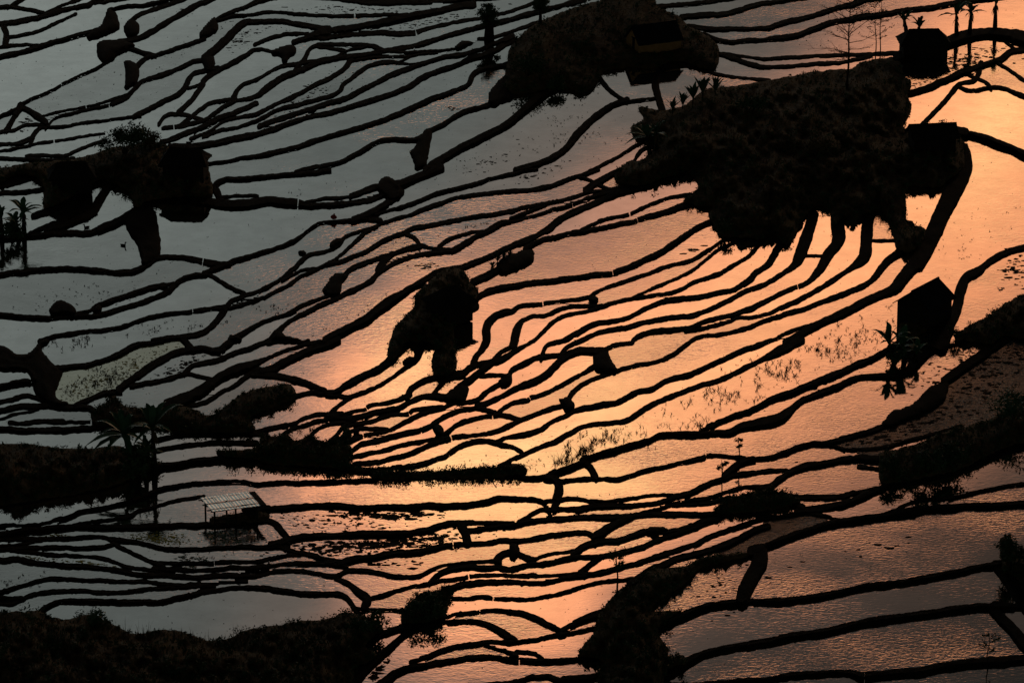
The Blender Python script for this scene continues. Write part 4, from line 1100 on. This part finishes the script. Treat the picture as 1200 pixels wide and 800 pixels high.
# banana clump beside the grassy slope
banana(172, 549, [(8, 3.3, -.05, [(75, 80, 1.9), (20, 38, 3.0), (120, 62, 2.1), (150, 55, 2.0), (200, 12, 2.1), (330, 5, 1.7), (60, 20, 2.2), (180, 5, 2.0), (250, 25, 1.9), (300, 15, 2.0), (100, 75, 1.8), (45, 55, 2.4), (215, -25, 1.8)]),
                  (-12, 2.7, -.75, [(150, 55, 2.2), (190, -8, 3.0), (200, -18, 2.8), (110, 60, 2.2), (70, 40, 2.0), (350, -15, 1.6), (20, 25, 2.0), (240, -5, 2.2), (170, 30, 2.4), (130, 70, 2.0), (290, -20, 2.0), (215, 20, 2.1), (50, 65, 1.8)]),
                  (-2, 1.5, .1, fan(3, .7))], 'tall two-stemmed banana clump beside the brown grassy slope')
shrub(163, 556, 1.7, 2.3, 800, 'leafy undergrowth thick around the foot of the tall banana clump', 'dleaf', .26, clumps=9)
shrub(14, 279, 1.3, 1.3, 500, 'dark undergrowth between the banana plants by the ducks', 'dleaf', .2, clumps=7)
shrub(1048, 428, 1.1, 1.2, 350, 'scrubby growth under the ragged banana clump', 'dleaf', .18)
banana(28, 276, [(0, 2.2, .05, fan(11, .85)), (-5, 1.2, -.3, fan(12, .6))], 'feathery banana clump on the bund by the ducks')
banana(2, 277, [(0, 1.7, 0, fan(13, .8))], 'small banana plant left of the feathery clump by the ducks')
banana(1060, 424, [(0, 1.5, -.2, fan(21, 1.0)), (-9, 1.7, -.6, fan(22, 1.0)), (8, .9, .4, fan(23, .7))], 'ragged banana clump on the bund in front of the pitched-roof hut')
banana(1121, 41, [(0, 2.2, -.1, fan(31, .9))], 'banana plant standing right behind the dark shed')
banana(1136, 40, [(0, 2.3, .1, fan(32, .95))], 'banana plant second from the dark shed')
banana(1166, 32, [(0, 2.4, 0, [(80, 75, 1.8), (110, 70, 1.5), (60, 60, 1.3)])], 'thin upright banana plant with few leaves on the bund')
banana(1064, 44, [(0, 1.9, -.4, fan(33, .75)), (14, 1.2, .1, fan(34, .6))], 'banana clump leaning behind the dark shed roof')
banana(762, 178, [(0, 1.5, -.3, [(175, 10, 2.0), (190, -12, 2.1), (160, 35, 1.6), (90, 60, 1.3), (20, 50, 1.5), (200, 0, 1.5), (130, 50, 1.4)]), (8, 1.8, 0, fan(42, .8))], 'broad-leaved banana hanging over the foot of the large knoll')
for i, (u, v, s) in enumerate(((800, 128, 1.2), (812, 121, 1.35), (823, 114, 1.45), (838, 111, 1.2), (788, 134, 1.05))):
    r = random.Random(i+60); t = thing('broad_leaf_plant', spot(u, v), ['upright broad-leaved plant on the shoulder of the large knoll', 'tall broad-leaved plant on the knoll shoulder beside the round pond', 'tallest broad-leaved plant on the shoulder of the large knoll', 'broad-leaved plant on the knoll shoulder, the one highest up the slope', 'smallest broad-leaved plant on the shoulder of the large knoll'][i], 'plant', group='broad-leaved plants on the knoll shoulder')
    m = MB(); m.tube([(0, 0, -.2), (0, 0, .5*s)], [.06, .04], 6); m.build('stem', 'bark', t)
    for k in range(11):
        a = k*2.4+r.random(); e = r.uniform(.7, 1.4); l = s*r.uniform(.7, 1.25)
        b = Vector((0, 0, .3*s+.04*k)); m = MB(); m.add(*leaf_blade(b, b+Vector((math.cos(a)*math.cos(e), math.sin(a)*math.cos(e), math.sin(e)))*l, .3*s, .1, .2, 5, k)); m.build('leaf', 'green', t)
for i, (u, v, s) in enumerate(((583, 305, .9), (590, 302, 1.1), (597, 299, .8), (577, 311, .6))):
    r = random.Random(i+80); t = thing('spiky_plant', spot(u, v), ['middling spiky plant on the mossy bund beside the square-roofed hut', 'tallest spiky plant on the mossy bund beside the square-roofed hut', 'outermost spiky plant on the mossy bund away from the square-roofed hut', 'shortest spiky plant, the one closest to the square-roofed hut'][i], 'plant', group='spiky plants by the square-roofed hut')
    for k in range(9):
        a = k*2.4+r.random(); e = r.uniform(.75, 1.35); l = s*r.uniform(.7, 1.15); b = Vector((0, 0, -.1)); m = MB()
        m.add(*leaf_blade(b, b+Vector((math.cos(a)*math.cos(e), math.sin(a)*math.cos(e), math.sin(e)))*l, .13, .1, .2, 4, k)); m.build('leaf', 'dleaf', t)
bare_tree(993, 104, 8.3, 'leafless tree with fine spreading twigs on the large knoll', .01, 34, 3.4, .12, 35, 5, .3)
bare_tree(1026, 66, 5.6, 'slim leaning bare tree left of its straight twin by the dark shed', -.05, 16, 1.4, .06, 50, 6, .25)
bare_tree(1031, 66, 5.8, 'slim straight bare tree nearest the dark shed', .0, 14, 1.2, .06, 40, 7, .3)
bare_tree(1157, 776, 2.0, 'small leafless sapling standing in the brown paddy', .05, 11, .8, .05, 60, 8, .35, name='sapling')
def leafy_tree(u, v, h, cr_, n, label, cz=.8, trunk=.16, seed=0, leaf=.14, clumps=10):
    p0 = spot(u, v); t = thing('leafy_tree', p0, label, 'tree'); rr = random.Random(seed); m = MB()
    tp = [(0, 0, -.25), (.06*h*.2, 0, h*.4), (-.03*h, .02, h*.85)]; m.tube(tp, [trunk, trunk*.75, trunk*.3], 8)
    lf = MB()
    for c in range(clumps):
        a = c*2.4; cc = Vector((cr_*.75*math.cos(a)*rr.uniform(.3, 1), cr_*.75*math.sin(a)*rr.uniform(.3, 1), h*rr.uniform(cz-.22, 1.0)))
        m.tube([(0, 0, cc.z*.6), Vector((cc.x*.5, cc.y*.5, cc.z*.85)), cc], [trunk*.3, trunk*.2, .015], 5); q = cr_*rr.uniform(.25, .5)
        for i in range(n//clumps):
            d = Vector((rr.gauss(0, 1), rr.gauss(0, 1), rr.gauss(0, .8))).normalized(); p = cc+d*q*rr.uniform(.3, 1.2)
            ax = Vector((rr.uniform(-1, 1), rr.uniform(-1, 1), rr.uniform(-1, .6))).normalized(); l = leaf*rr.uniform(.6, 1.3); s = ax.cross(d)
            s = s.normalized() if s.length > .05 else Vector((1, 0, 0)); lf.add([p-ax*l, p+s*l*.4, p+ax*l, p-s*l*.4], [(0, 1, 2, 3)])
    m.build('trunk', 'bark', t, True); lf.build('crown', 'dleaf', t); return t
leafy_tree(573, 46, 3.5, 1.15, 2200, 'leafy tree with a thick shaggy trunk on the upper bunds', .62, .55, 3, .13, 16)
leafy_tree(633, 28, 2.4, 1.1, 1200, 'dark round-headed tree at the edge of the house rise', .7, .2, 4)
leafy_tree(723, 695, 3.2, .75, 420, 'slender young tree rising from the tip of the green spur', .85, .08, 5, .11, 7)
leafy_tree(846, 563, 1.9, .45, 220, 'small leafy sapling beside a bund among bright paddies', .7, .05, 6, .1, 6)
leafy_tree(866, 541, 2.0, .4, 220, 'upright leafy sapling at a forked bund', .75, .05, 7, .1, 6)
shrub(145, 180, 2.2, 2.7, 2200, 'bushy green shrub beside the long thatched hut', 'dleaf', .15, clumps=9)
shrub(176, 172, 1.3, 1.7, 800, 'low scrubby bush behind the long thatched hut', 'grass', .13)
shrub(618, 88, 1.8, 1.7, 1200, 'spreading dark bush on the flank of the house rise', 'dleaf', .15, clumps=8)
shrub(648, 104, 1.3, 1.2, 700, 'dark bush overhanging the paddy below the house rise', 'dleaf', .14)
shrub(1088, 552, 1.6, 1.9, 1100, 'dense dark bush on the bank by the mud paddy', 'dleaf', .14, clumps=8)
shrub(1114, 545, 1.3, 1.8, 900, 'tall rounded bush crowning the dark bank', 'dleaf', .14)
shrub(1050, 558, 1.2, 1.2, 600, 'low bush at the narrow end of the dark bank', 'dleaf', .13)
shrub(1190, 490, 1.8, 1.8, 900, 'green-tinged bush at the edge of the mud paddy', 'green', .14)
shrub(1185, 668, 1.3, 2.6, 800, 'upright dark bush at the corner of the brown paddies', 'dleaf', .14, clumps=8)
shrub(500, 716, 1.3, .9, 700, 'rounded bush topping the hump among curved paddies', 'dleaf', .12)
shrub(848, 271, 1.0, .8, 400, 'scrub hanging over bright water at the foot of the large knoll', 'dleaf', .12)
shrub(112, 735, .9, 1.3, 300, 'green weed clump on the broad grassy hillside', 'green', .14)
shrub(435, 738, 1.4, 1.0, 600, 'dark bush at the tip of the broad grassy hillside', 'dleaf', .13)
shrub(880, 130, 1.7, 1.0, 700, 'dark scrub on top of the large knoll', 'dleaf', .14, clumps=8)
shrub(960, 180, 1.6, .9, 600, 'brownish scrub midway down the large knoll', 'grass', .14, clumps=8)
shrub(1120, 395, .9, .9, 260, 'scrub beside the bund junction near the pitched-roof hut', 'dleaf', .12)

# ------------------------------------------------------------------ huts
def hut(u, v, L_, W_, hw, rise, rz, label, roofmat, wallmat, name='hut', ov=.3, thick=.12, door=None, shaggy=0, seed=0, mono=False, hip=0.0):
    t = thing(name, spot(u, v), label, 'hut', math.radians(rz)); x, y = L_/2, W_/2; T = .14; d0 = -.6
    for nm, c, d in (('wall', (0, -y+T/2, (hw+d0)/2), (L_, T, hw-d0)), ('wall', (0, y-T/2, (hw+d0)/2), (L_, T, hw-d0)), ('wall', (x-T/2, 0, (hw+d0)/2), (T, W_-2*T-.006, hw-d0)), ('wall', (-x+T/2, 0, (hw+d0)/2), (T, W_-2*T-.006, hw-d0))):
        m = MB(); m.box(c, d); m.build(nm, wallmat, t)
    if not mono and hip == 0:
        for s in (-1, 1):
            m = MB(); xa, xb = s*(x-.004), s*(x-T); pr = [(-y, hw+.002), (y, hw+.002), (0, hw+rise)]
            m.add([(xa, a, b) for a, b in pr]+[(xb, a, b) for a, b in pr], [(0, 1, 2), (5, 4, 3), (0, 3, 4, 1), (1, 4, 5, 2), (2, 5, 3, 0)]); m.build('gable', wallmat, t)
    r = random.Random(seed)
    def slab(a, b, c, d, n=14):
        """roof slope from ridge a-b to eave d-c, ragged at the eave when thatched"""
        a, b, c, d = map(Vector, (a, b, c, d)); m = MB(); vs = []; k = 5
        nrm = (b-a).cross(d-a).normalized()
        if nrm.z < 0: nrm = -nrm
        for i in range(n+1):
            s = i/n; p = a.lerp(b, s); q = d.lerp(c, s); q = q+(q-p).normalized()*r.uniform(-1, 1)*shaggy
            for j in range(k+1):
                f = j/k; vs.append(p.lerp(q, f)+nrm*(r.uniform(-1, 1)*shaggy*.4)+Vector((0, 0, -.10*shaggy*3*math.sin(math.pi*f))))
        top = len(vs); vs += [p-nrm*thick for p in vs[:top]]; fs = []; w = k+1
        for i in range(n):
            for j in range(k):
                q = i*w+j; fs += [(q, q+1, q+w+1, q+w), (top+q+w, top+q+w+1, top+q+1, top+q)]
        ring = [i*w for i in range(n+1)]+[n*w+j for j in range(1, w)]+[i*w+k for i in range(n-1, -1, -1)]+[j for j in range(k-1, 0, -1)]
        for p, q in zip(ring, ring[1:]+ring[:1]): fs.append((p, q, q+top, p+top))
        m.add(vs, fs); return m
    sl = rise/y; zr, ze = hw+rise+thick+.01, hw-ov*sl+thick+.01
    if mono:
        slab((-x-ov, y+ov, hw+rise+.1), (x+ov, y+ov, hw+rise+.1), (x+ov, -y-ov, hw+.08), (-x-ov, -y-ov, hw+.08)).build('roof', roofmat, t)
        m = MB(); m.add([(-x, y-.01, hw), (x, y-.01, hw), (x, y-.01, hw+rise), (-x, y-.01, hw+rise), (-x, -y, hw), (x, -y, hw)], [(0, 1, 2, 3), (0, 3, 4), (1, 5, 2)]); m.build('upper_wall', wallmat, t)
    elif hip:
        hx = x*(1-hip); e = ov
        for s in (-1, 1):
            slab((-hx, 0, zr), (hx, 0, zr), (x+e, s*(y+e), ze), (-x-e, s*(y+e), ze)).build('roof_slope', roofmat, t)
            slab((s*hx, -.02, zr-.01), (s*hx, .02, zr-.01), (s*(x+e), y+e, ze-.01), (s*(x+e), -y-e, ze-.01), 8).build('roof_slope', roofmat, t)
    else:
        for s in (-1, 1): slab((-x-ov, 0, zr), (x+ov, 0, zr), (x+ov, s*(y+ov), ze), (-x-ov, s*(y+ov), ze)).build('roof_slope', roofmat, t)
        m = MB(); m.tube([(-x-ov, 0, zr-.02), (0, 0, zr-.03), (x+ov, 0, zr-.02)], .10, 6); m.build('ridge_cap', roofmat, t)
    if door:
        s, off, w, h = door; m = MB(); m.box((s*(x+.004), off, h/2-.1), (.05, w, h+.1)); dd = m.build('door', 'tile', t)
        m = MB(); m.box((s*(x+.03), off, h+.03), (.09, w+.2, .09)); m.build('lintel', 'timber', dd)
    return t
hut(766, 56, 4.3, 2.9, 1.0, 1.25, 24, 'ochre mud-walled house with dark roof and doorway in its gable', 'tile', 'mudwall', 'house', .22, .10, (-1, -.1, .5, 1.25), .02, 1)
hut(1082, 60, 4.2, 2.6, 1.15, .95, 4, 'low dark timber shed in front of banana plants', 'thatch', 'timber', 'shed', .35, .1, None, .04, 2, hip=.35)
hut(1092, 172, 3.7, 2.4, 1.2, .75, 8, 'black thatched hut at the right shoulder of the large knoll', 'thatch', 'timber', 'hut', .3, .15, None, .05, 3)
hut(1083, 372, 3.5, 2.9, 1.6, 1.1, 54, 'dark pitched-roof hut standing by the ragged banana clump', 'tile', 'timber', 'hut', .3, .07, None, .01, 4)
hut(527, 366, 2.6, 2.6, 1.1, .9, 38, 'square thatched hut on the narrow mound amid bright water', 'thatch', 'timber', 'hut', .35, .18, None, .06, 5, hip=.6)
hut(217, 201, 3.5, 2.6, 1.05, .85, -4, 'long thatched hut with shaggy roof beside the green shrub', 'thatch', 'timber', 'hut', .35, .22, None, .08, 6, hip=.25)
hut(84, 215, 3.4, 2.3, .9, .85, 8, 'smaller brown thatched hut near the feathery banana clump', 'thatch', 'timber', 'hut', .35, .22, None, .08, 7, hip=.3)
# open shed roofed with pale corrugated sheets
t = thing('open_shed', spot(271, 605), 'open post shed roofed with pale corrugated sheets beside the paddies', 'shed', math.radians(20))
SL, SD = 3.6, 3.0
zb, zf = 1.08, 1.15
def roof_z(y): return zf+(zb-zf)*(y+SD/2)/SD
for x in (-SL/2+.25, 0.0, SL/2-.25):
    for y in (-SD/2+.35, SD/2-.35):
        m = MB(); m.box((x, y, (roof_z(y)-.12-.5)/2), (.11, .11, roof_z(y)-.12+.5)); m.build('post', 'timber', t)
for y in (-SD/2+.35, SD/2-.35, 0):
    m = MB(); m.box((0, y, roof_z(y)-.09), (SL, .09, .09)); m.build('beam', 'timber', t)
m = MB(); m.box((-.5, -SD/2+.3, .42), (2.0, .06, .07)); m.build('rail', 'timber', t)
m = MB(); m.box((SL/2-.4, .3, .25), (.7, 1.5, .7)); m.build('stack', 'timber', t, False)
def sheet(x0, x1, y0, y1, lift=0.0):
    n = max(6, int((x1-x0)/.06)); vs = []; fs = []
    for i in range(n+1):
        x = x0+(x1-x0)*i/n; w = .014*math.sin(i*math.pi/2.0)
        for y in (y0, y1): vs.append((x, y, roof_z(y)+w+lift+.03))
    top = len(vs); vs += [(a, b, c-.012) for a, b, c in vs[:top]]
    for i in range(n):
        q = i*2; fs += [(q, q+1, q+3, q+2), (top+q+2, top+q+3, top+q+1, top+q), (q, q+2, top+q+2, top+q), (q+1, top+q+1, top+q+3, q+3)]
    fs += [(0, top, top+1, 1), (2*n, 2*n+1, top+2*n+1, top+2*n)]
    m = MB(); m.add(vs, fs); m.build('roof_sheet', 'sheet', t)
rr = random.Random(4)
for ri, (ya, yb) in enumerate(((1.22, 1.5), (.26, 1.10), (-.98, -.02), (-1.5, -1.16))):
    for ci in range(4):
        xa = -SL/2+ci*SL/4; sheet(xa+.012, xa+SL/4-.012-(.1 if ci == 3 else 0), ya+rr.uniform(-.03, .03), yb+rr.uniform(-.03, .03), rr.uniform(0, .02))
for y in (1.11, .1, -1.06):
    m = MB(); m.box((0, y, roof_z(y)-.005), (SL+.5, .14, .04)); m.build('purlin', 'timber', t)
m = MB(); m.box((SL/2+.18, .05, roof_z(0)-.02), (.42, SD-.2, .05), Matrix.Rotation(math.atan2(zb-zf, SD), 3, 'X')); m.build('bare_roof_edge', 'timber', t)

# ------------------------------------------------------------------ small things
def duck(u, v, rz, label):
    t = thing('duck', P(u, v, float(water_z(u, v))), label, 'duck', rz, 'ducks on the water'); vs = []; fs = []; n = 9; k = 8
    for i in range(n+1):
        s = i/n; w = .15*math.sin(math.pi*(.06+.9*s))**.7; zc_ = .05+.10*max(0, s-.75)*2
        for j in range(k):
            a = 2*math.pi*j/k; vs.append((-.26+.5*s, w*math.cos(a), zc_+w*.75*math.sin(a)))
    for i in range(n):
        for j in range(k): fs.append((i*k+j, i*k+(j+1) % k, (i+1)*k+(j+1) % k, (i+1)*k+j))
    fs += [tuple(range(k))[::-1], tuple(range(n*k, n*k+k))]
    m = MB(); m.add(vs, fs); m.tube([(-.22, 0, .1), (-.24, 0, .25), (-.27, 0, .34), (-.31, 0, .36)], [.06, .045, .06, .05], 7); m.build('body', 'black', t, True)
    m = MB(); m.tube([(-.34, 0, .36), (-.42, 0, .345)], [.028, .015], 5); m.build('beak', 'bark', t)
duck(102, 267, .6, 'dark duck in the small pond behind the bund'); duck(144, 288, 2.6, 'dark duck stirring rings on the open grey paddy')
t = thing('cloth_bundle', spot(391, 257), 'small red cloth bundle left on a bund', 'bundle'); vs = []; fs = []
for i in range(6):
    a = i/5*math.pi
    for j in range(9):
        b = 2*math.pi*j/9; r = .26*math.sin(a)*(1+.2*math.sin(3*b+i)); vs.append((r*math.cos(b), r*math.sin(b)*.8, .2-.22*math.cos(a)))
for i in range(5):
    for j in range(9): fs.append((i*9+j, i*9+(j+1) % 9, (i+1)*9+(j+1) % 9, (i+1)*9+j))
m = MB(); m.add(vs, fs); m.build('cloth', 'red', t, True)
m = MB(); m.tube([(.02, 0, .38), (.05, 0, .46), (.10, .02, .5)], [.05, .08, .03], 6); m.build('knot', 'red', t)

# ------------------------------------------------------------------ grass, stubble, floating stuff (uncountable)
def blades(name, pos, hgt, wid, mat, label, cat, lean=.45, per=3, seed=0):
    """tufts of thin bent blades at pos (n,3)"""
    r = np.random.default_rng(seed); n = len(pos); pos = np.repeat(pos, per, 0); h = np.repeat(hgt, per)*r.uniform(.5, 1.15, n*per); w = np.repeat(wid, per)*r.uniform(.7, 1.2, n*per)
    a = r.uniform(0, 2*np.pi, n*per); b = r.uniform(0, 2*np.pi, n*per); l = r.uniform(0, lean, n*per)*h
    d = np.stack([np.cos(a), np.sin(a), 0*a], 1); s = np.stack([np.cos(b), np.sin(b), 0*b], 1)*w[:, None]; up_ = np.array([0, 0, 1.0])
    p = pos+d*(r.uniform(0, 1, n*per)*np.repeat(wid, per)*2.2)[:, None]
    mid = p+d*(l*.35)[:, None]+up_*(h*.6)[:, None]; tip = p+d*l[:, None]+up_*h[:, None]
    V = np.stack([p-s, p+s, mid+s*.7, mid-s*.7, tip], 1).reshape(-1, 3); k = np.arange(n*per)*5
    F = np.concatenate([np.stack([k, k+1, k+2], 1), np.stack([k, k+2, k+3], 1), np.stack([k+3, k+2, k+4], 1)])
    return tag(np_mesh(name, V, F, mat), label, cat, kind='stuff')
R = np.random.default_rng(11)
mu, mv, mz, mw = [], [], [], []
for (m_, (a, b, z, D)), (hm, _) in zip(MOUND, mounds):
    k = R.choice(len(a), min(len(a), max(40, int(len(a)*2.1))), replace=True) if False else R.integers(0, len(a), int(len(a)*1.6))
    mu.append(a[k]+R.uniform(-1.5, 1.5, len(k))); mv.append(b[k]+R.uniform(-1.5, 1.5, len(k))); mz.append(z[k]-.06); mw.append(np.where(D[k] < 4, .55, 1.0))
mu, mv, mz, mw = map(np.concatenate, (mu, mv, mz, mw)); pos = P(mu, mv, mz)
patch = noise2(mu, mv, 16, 91); hg = (.14+.20*R.random(len(mu))**2+.22*np.clip(patch, 0, 1)*R.random(len(mu)))*mw
sel = noise2(mu, mv, 30, 92) > .28
blades('grass', pos[~sel], hg[~sel], np.full((~sel).sum(), .022), 'grass', 'dry brown grass covering the weedy mounds', 'grass', .7, 3, 1)
blades('green_grass', pos[sel], hg[sel], np.full(sel.sum(), .024), 'dleaf', 'dark green weeds in patches over the mounds', 'weeds', .7, 3, 2)
# low leafy undergrowth breaking the outline of the mounds
lv, lfc = [], []
for (m_, (a, b, z, D)), (hm, _) in zip(MOUND, mounds):
    if hm < .3: continue
    ed = np.flatnonzero(D < 7)
    for q in np.r_[R.integers(0, len(a), int(len(a)/(9 if hm > .9 else 6))), R.choice(ed, len(ed)//5)]:
        c0 = P(a[q], b[q], z[q]); rad = R.uniform(.10, .30)+.32*R.random()**5; n_ = int(10+50*rad)
        d = R.normal(0, 1, (n_, 3)); d /= np.linalg.norm(d, axis=1)[:, None]; p = c0+d*rad*R.uniform(.3, 1.1, (n_, 1))*[1, 1, .8]+[0, 0, rad*.55]
        ax = R.normal(0, 1, (n_, 3)); ax /= np.linalg.norm(ax, axis=1)[:, None]; sd_ = np.cross(ax, d); sd_ /= np.maximum(np.linalg.norm(sd_, axis=1)[:, None], .05)
        l = R.uniform(.05, .13, (n_, 1)); lv.append(np.stack([p-ax*l, p+sd_*l*.42, p+ax*l, p-sd_*l*.42], 1).reshape(-1, 3))
lv = np.concatenate(lv); tag(np_mesh('undergrowth', lv, np.arange(len(lv)).reshape(-1, 4), 'dleaf'), 'low leafy weeds growing thick over the mounds', 'weeds', kind='stuff')
# tufts along the bunds
bp_, bh = [], []
for i, (cu, cv_, cz_, w, mid) in enumerate(CREST):
    n = len(cu); k = R.integers(0, n, int(n*1.5)); q = mid[k]+np.c_[R.normal(0, .10, len(k))*w[k]/8, R.normal(0, .14, len(k))*w[k]/8, np.full(len(k), -.05)]
    lush = np.clip(vnoise(n, 14, i+4000), 0, 1)[k]; bp_.append(q); bh.append(.02+.035*R.random(len(k))+.13*lush*R.random(len(k))**3)
bp_ = np.concatenate(bp_); bh = np.concatenate(bh)
blades('bund_grass', bp_, bh, np.full(len(bh), .018), 'grass', 'short weeds fringing the earth bunds', 'grass', .8, 2, 3)
def scatter(spec, seed):
    r = np.random.default_rng(seed); U, Vv, S_ = [], [], []
    for (u, v, ru, rv, ang, n, s) in spec:
        q = r.normal(0, .5, (n, 2)); c, sn = math.cos(math.radians(ang)), math.sin(math.radians(ang)); x, y = q[:, 0]*ru, q[:, 1]*rv
        U.append(u+x*c-y*sn); Vv.append(v+x*sn+y*c); S_.append(np.full(n, s)*(.35+1.1*r.random(n)**2.2))
    U, Vv, S_ = map(np.concatenate, (U, Vv, S_)); k = at_lab(U, Vv, lab0); ok = k > 0
    return U[ok], Vv[ok], S_[ok], LV[k[ok]]
ST = [(900, 440, 170, 26, -24, 1100, .30), (690, 520, 80, 14, -18, 420, .32), (830, 500, 26, 5, -10, 160, .5), (672, 536, 26, 5, -20, 160, .5), (1130, 280, 70, 50, -20, 420, .10), (985, 415, 70, 24, -22, 260, .16), (120, 345, 70, 16, -8, 170, .16),
      (200, 385, 80, 8, -6, 200, .18), (60, 365, 60, 18, 0, 120, .12), (85, 402, 35, 8, -6, 110, .24), (115, 452, 50, 18, -15, 420, .22), (690, 160, 70, 24, -20, 320, .13), (640, 170, 40, 18, -20, 90, .10), (500, 285, 70, 14, -15, 140, .13),
      (420, 368, 60, 10, -25, 110, .14), (320, 365, 30, 8, 0, 60, .16), (700, 585, 30, 6, 0, 60, .10), (1000, 395, 60, 20, -25, 200, .14), (540, 190, 80, 14, -20, 150, .09), (480, 110, 110, 14, -22, 170, .09), (660, 135, 40, 20, -20, 140, .12),
      (340, 130, 90, 20, -20, 160, .09), (150, 95, 100, 30, -20, 200, .10), (230, 50, 60, 20, -20, 120, .10), (470, 90, 60, 12, -20, 80, .1), (330, 230, 50, 8, 0, 60, .12), (20, 680, 60, 16, 5, 160, .13), (240, 650, 60, 6, 0, 120, .13),
      (440, 520, 30, 6, -10, 70, .11), (620, 520, 60, 8, -18, 80, .12), (470, 650, 60, 10, 0, 80, .1), (660, 620, 40, 5, 0, 40, .1), (300, 345, 80, 30, -25, 120, .10), (860, 630, 60, 12, -22, 60, .12), (870, 680, 50, 25, -15, 50, .12), (830, 530, 60, 12, -12, 60, .1),
      (1080, 660, 120, 40, 0, 60, .08), (560, 60, 120, 20, -15, 140, .09), (950, 40, 60, 20, -15, 80, .09), (560, 265, 60, 8, -10, 70, .12), (555, 470, 60, 30, -20, 60, .09), (390, 505, 40, 8, 0, 60, .14), (355, 505, 20, 6, 0, 60, .35), (600, 690, 120, 20, 0, 80, .1)]
U, Vv, S_, Zw = scatter(ST, 21)
# stubble stands in ragged clusters
keep = noise2(U, Vv, 8, 33)+.6*noise2(U, Vv, 3.5, 34) > .0
blades('rice_stubble', P(U[keep], Vv[keep], Zw[keep]-.03), S_[keep], np.full(keep.sum(), .022), 'stub', 'clumps of old rice stubble standing in the paddies', 'stubble', 1.6, 5, 5)
n = 5200; U = R.uniform(0, 1200, n); Vv = R.uniform(0, 800, n); k = at_lab(U, Vv, lab0); ok = (k > 0) & (noise2(U, Vv, 60, 41) > -.35) & (R.random(n) < .8)
blades('sparse_stubble', P(U[ok], Vv[ok], LV[k[ok]]-.02), R.uniform(.03, .10, ok.sum()), np.full(ok.sum(), .020), 'stub', 'scattered single straws poking from the paddies', 'stubble', 1.2, 3, 6)
# seed stalks on the near hillside
U = R.uniform(100, 300, 130); Vv = 722+np.interp(U, [100, 155, 190, 250, 300], [0, 20, 16, 28, 16])+R.uniform(2, 12, 130)
blades('seed_stalks', np.array([spot(a, b, -.05) for a, b in zip(U, Vv)]), R.uniform(.5, 1.7, 130)*(R.random(130)**.5), np.full(130, .016), 'grass', 'thin tall seed stalks rising from the broad grassy hillside', 'grass stalks', .3, 2, 8)
def flakes(name, spec, mat, label, cat, seed, flat=.9):
    U, Vv, S_, Zw = scatter(spec, seed); r = np.random.default_rng(seed+1); n = len(U); c = P(U, Vv, Zw+.012); kk = 6
    a = np.linspace(0, 2*np.pi, kk, endpoint=False)[None]+r.uniform(0, 6, (n, 1)); rad = S_[:, None]*r.uniform(.35, 1.1, (n, kk))
    st = r.uniform(.8, 2.2, (n, 1))
    ring = np.stack([c[:, 0:1]+rad*np.cos(a)*st, c[:, 1:2]+rad*np.sin(a), c[:, 2:3]+r.uniform(-.004, .02, (n, kk))], -1)
    V = np.concatenate([ring, (c+np.array([0, 0, .03]))[:, None]], 1).reshape(-1, 3); b = np.arange(n)*(kk+1)
    F = np.concatenate([np.stack([b+i, b+(i+1) % kk, b+kk], 1) for i in range(kk)]); return tag(np_mesh(name, V, F, mat), label, cat, kind='stuff')
flakes('leaf_litter', [(430, 638, 110, 12, -3, 420, .20), (470, 632, 70, 8, -3, 260, .22), (390, 612, 80, 10, 3, 130, .14), (450, 603, 70, 5, 0, 200, .22), (520, 640, 50, 6, -5, 120, .2), (1125, 74, 60, 14, -12, 260, .17), (1085, 92, 40, 12, -20, 130, .14), (278, 46, 22, 12, -30, 80, .16),
      (365, 108, 60, 12, -30, 160, .12), (430, 11, 80, 6, 0, 120, .14), (480, 30, 90, 7, -12, 150, .14), (1190, 315, 22, 20, -30, 70, .2), (215, 430, 40, 8, -22, 130, .14), (850, 690, 60, 22, -20, 50, .16), (440, 660, 50, 6, 0, 40, .2), (320, 30, 40, 8, 0, 60, .12), (30, 145, 14, 6, -40, 40, .16),
      (440, 785, 20, 8, -40, 60, .22), (1150, 430, 80, 40, -35, 420, .2), (1060, 500, 80, 10, -18, 160, .18), (215, 15, 20, 6, 0, 10, .2), (530, 127, 10, 3, 0, 12, .2), (812, 293, 10, 3, -15, 12, .22), (500, 312, 16, 5, -10, 40, .14), (630, 205, 40, 8, -20, 40, .12), (570, 190, 50, 10, -20, 60, .12), (1020, 640, 60, 10, -10, 12, .3)],
      'debris', 'dead leaves and clods floating on the paddies', 'leaf litter', 51)
flakes('floating_weed', [(185, 631, 34, 7, 2, 420, .075), (30, 653, 40, 3, 2, 120, .085), (110, 661, 45, 3, 8, 160, .085), (150, 432, 80, 16, -22, 420, .08), (110, 450, 40, 16, -15, 160, .08), (70, 627, 20, 2, 0, 40, .08)],
      'weed', 'yellow-green weed floating on the paddies', 'water weed', 53)
flakes('green_weed', [(265, 630, 26, 8, 10, 200, .08), (225, 655, 20, 5, 0, 60, .1), (220, 665, 12, 4, 0, 60, .1)], 'green', 'green weed floating in front of the open shed', 'water weed', 55)
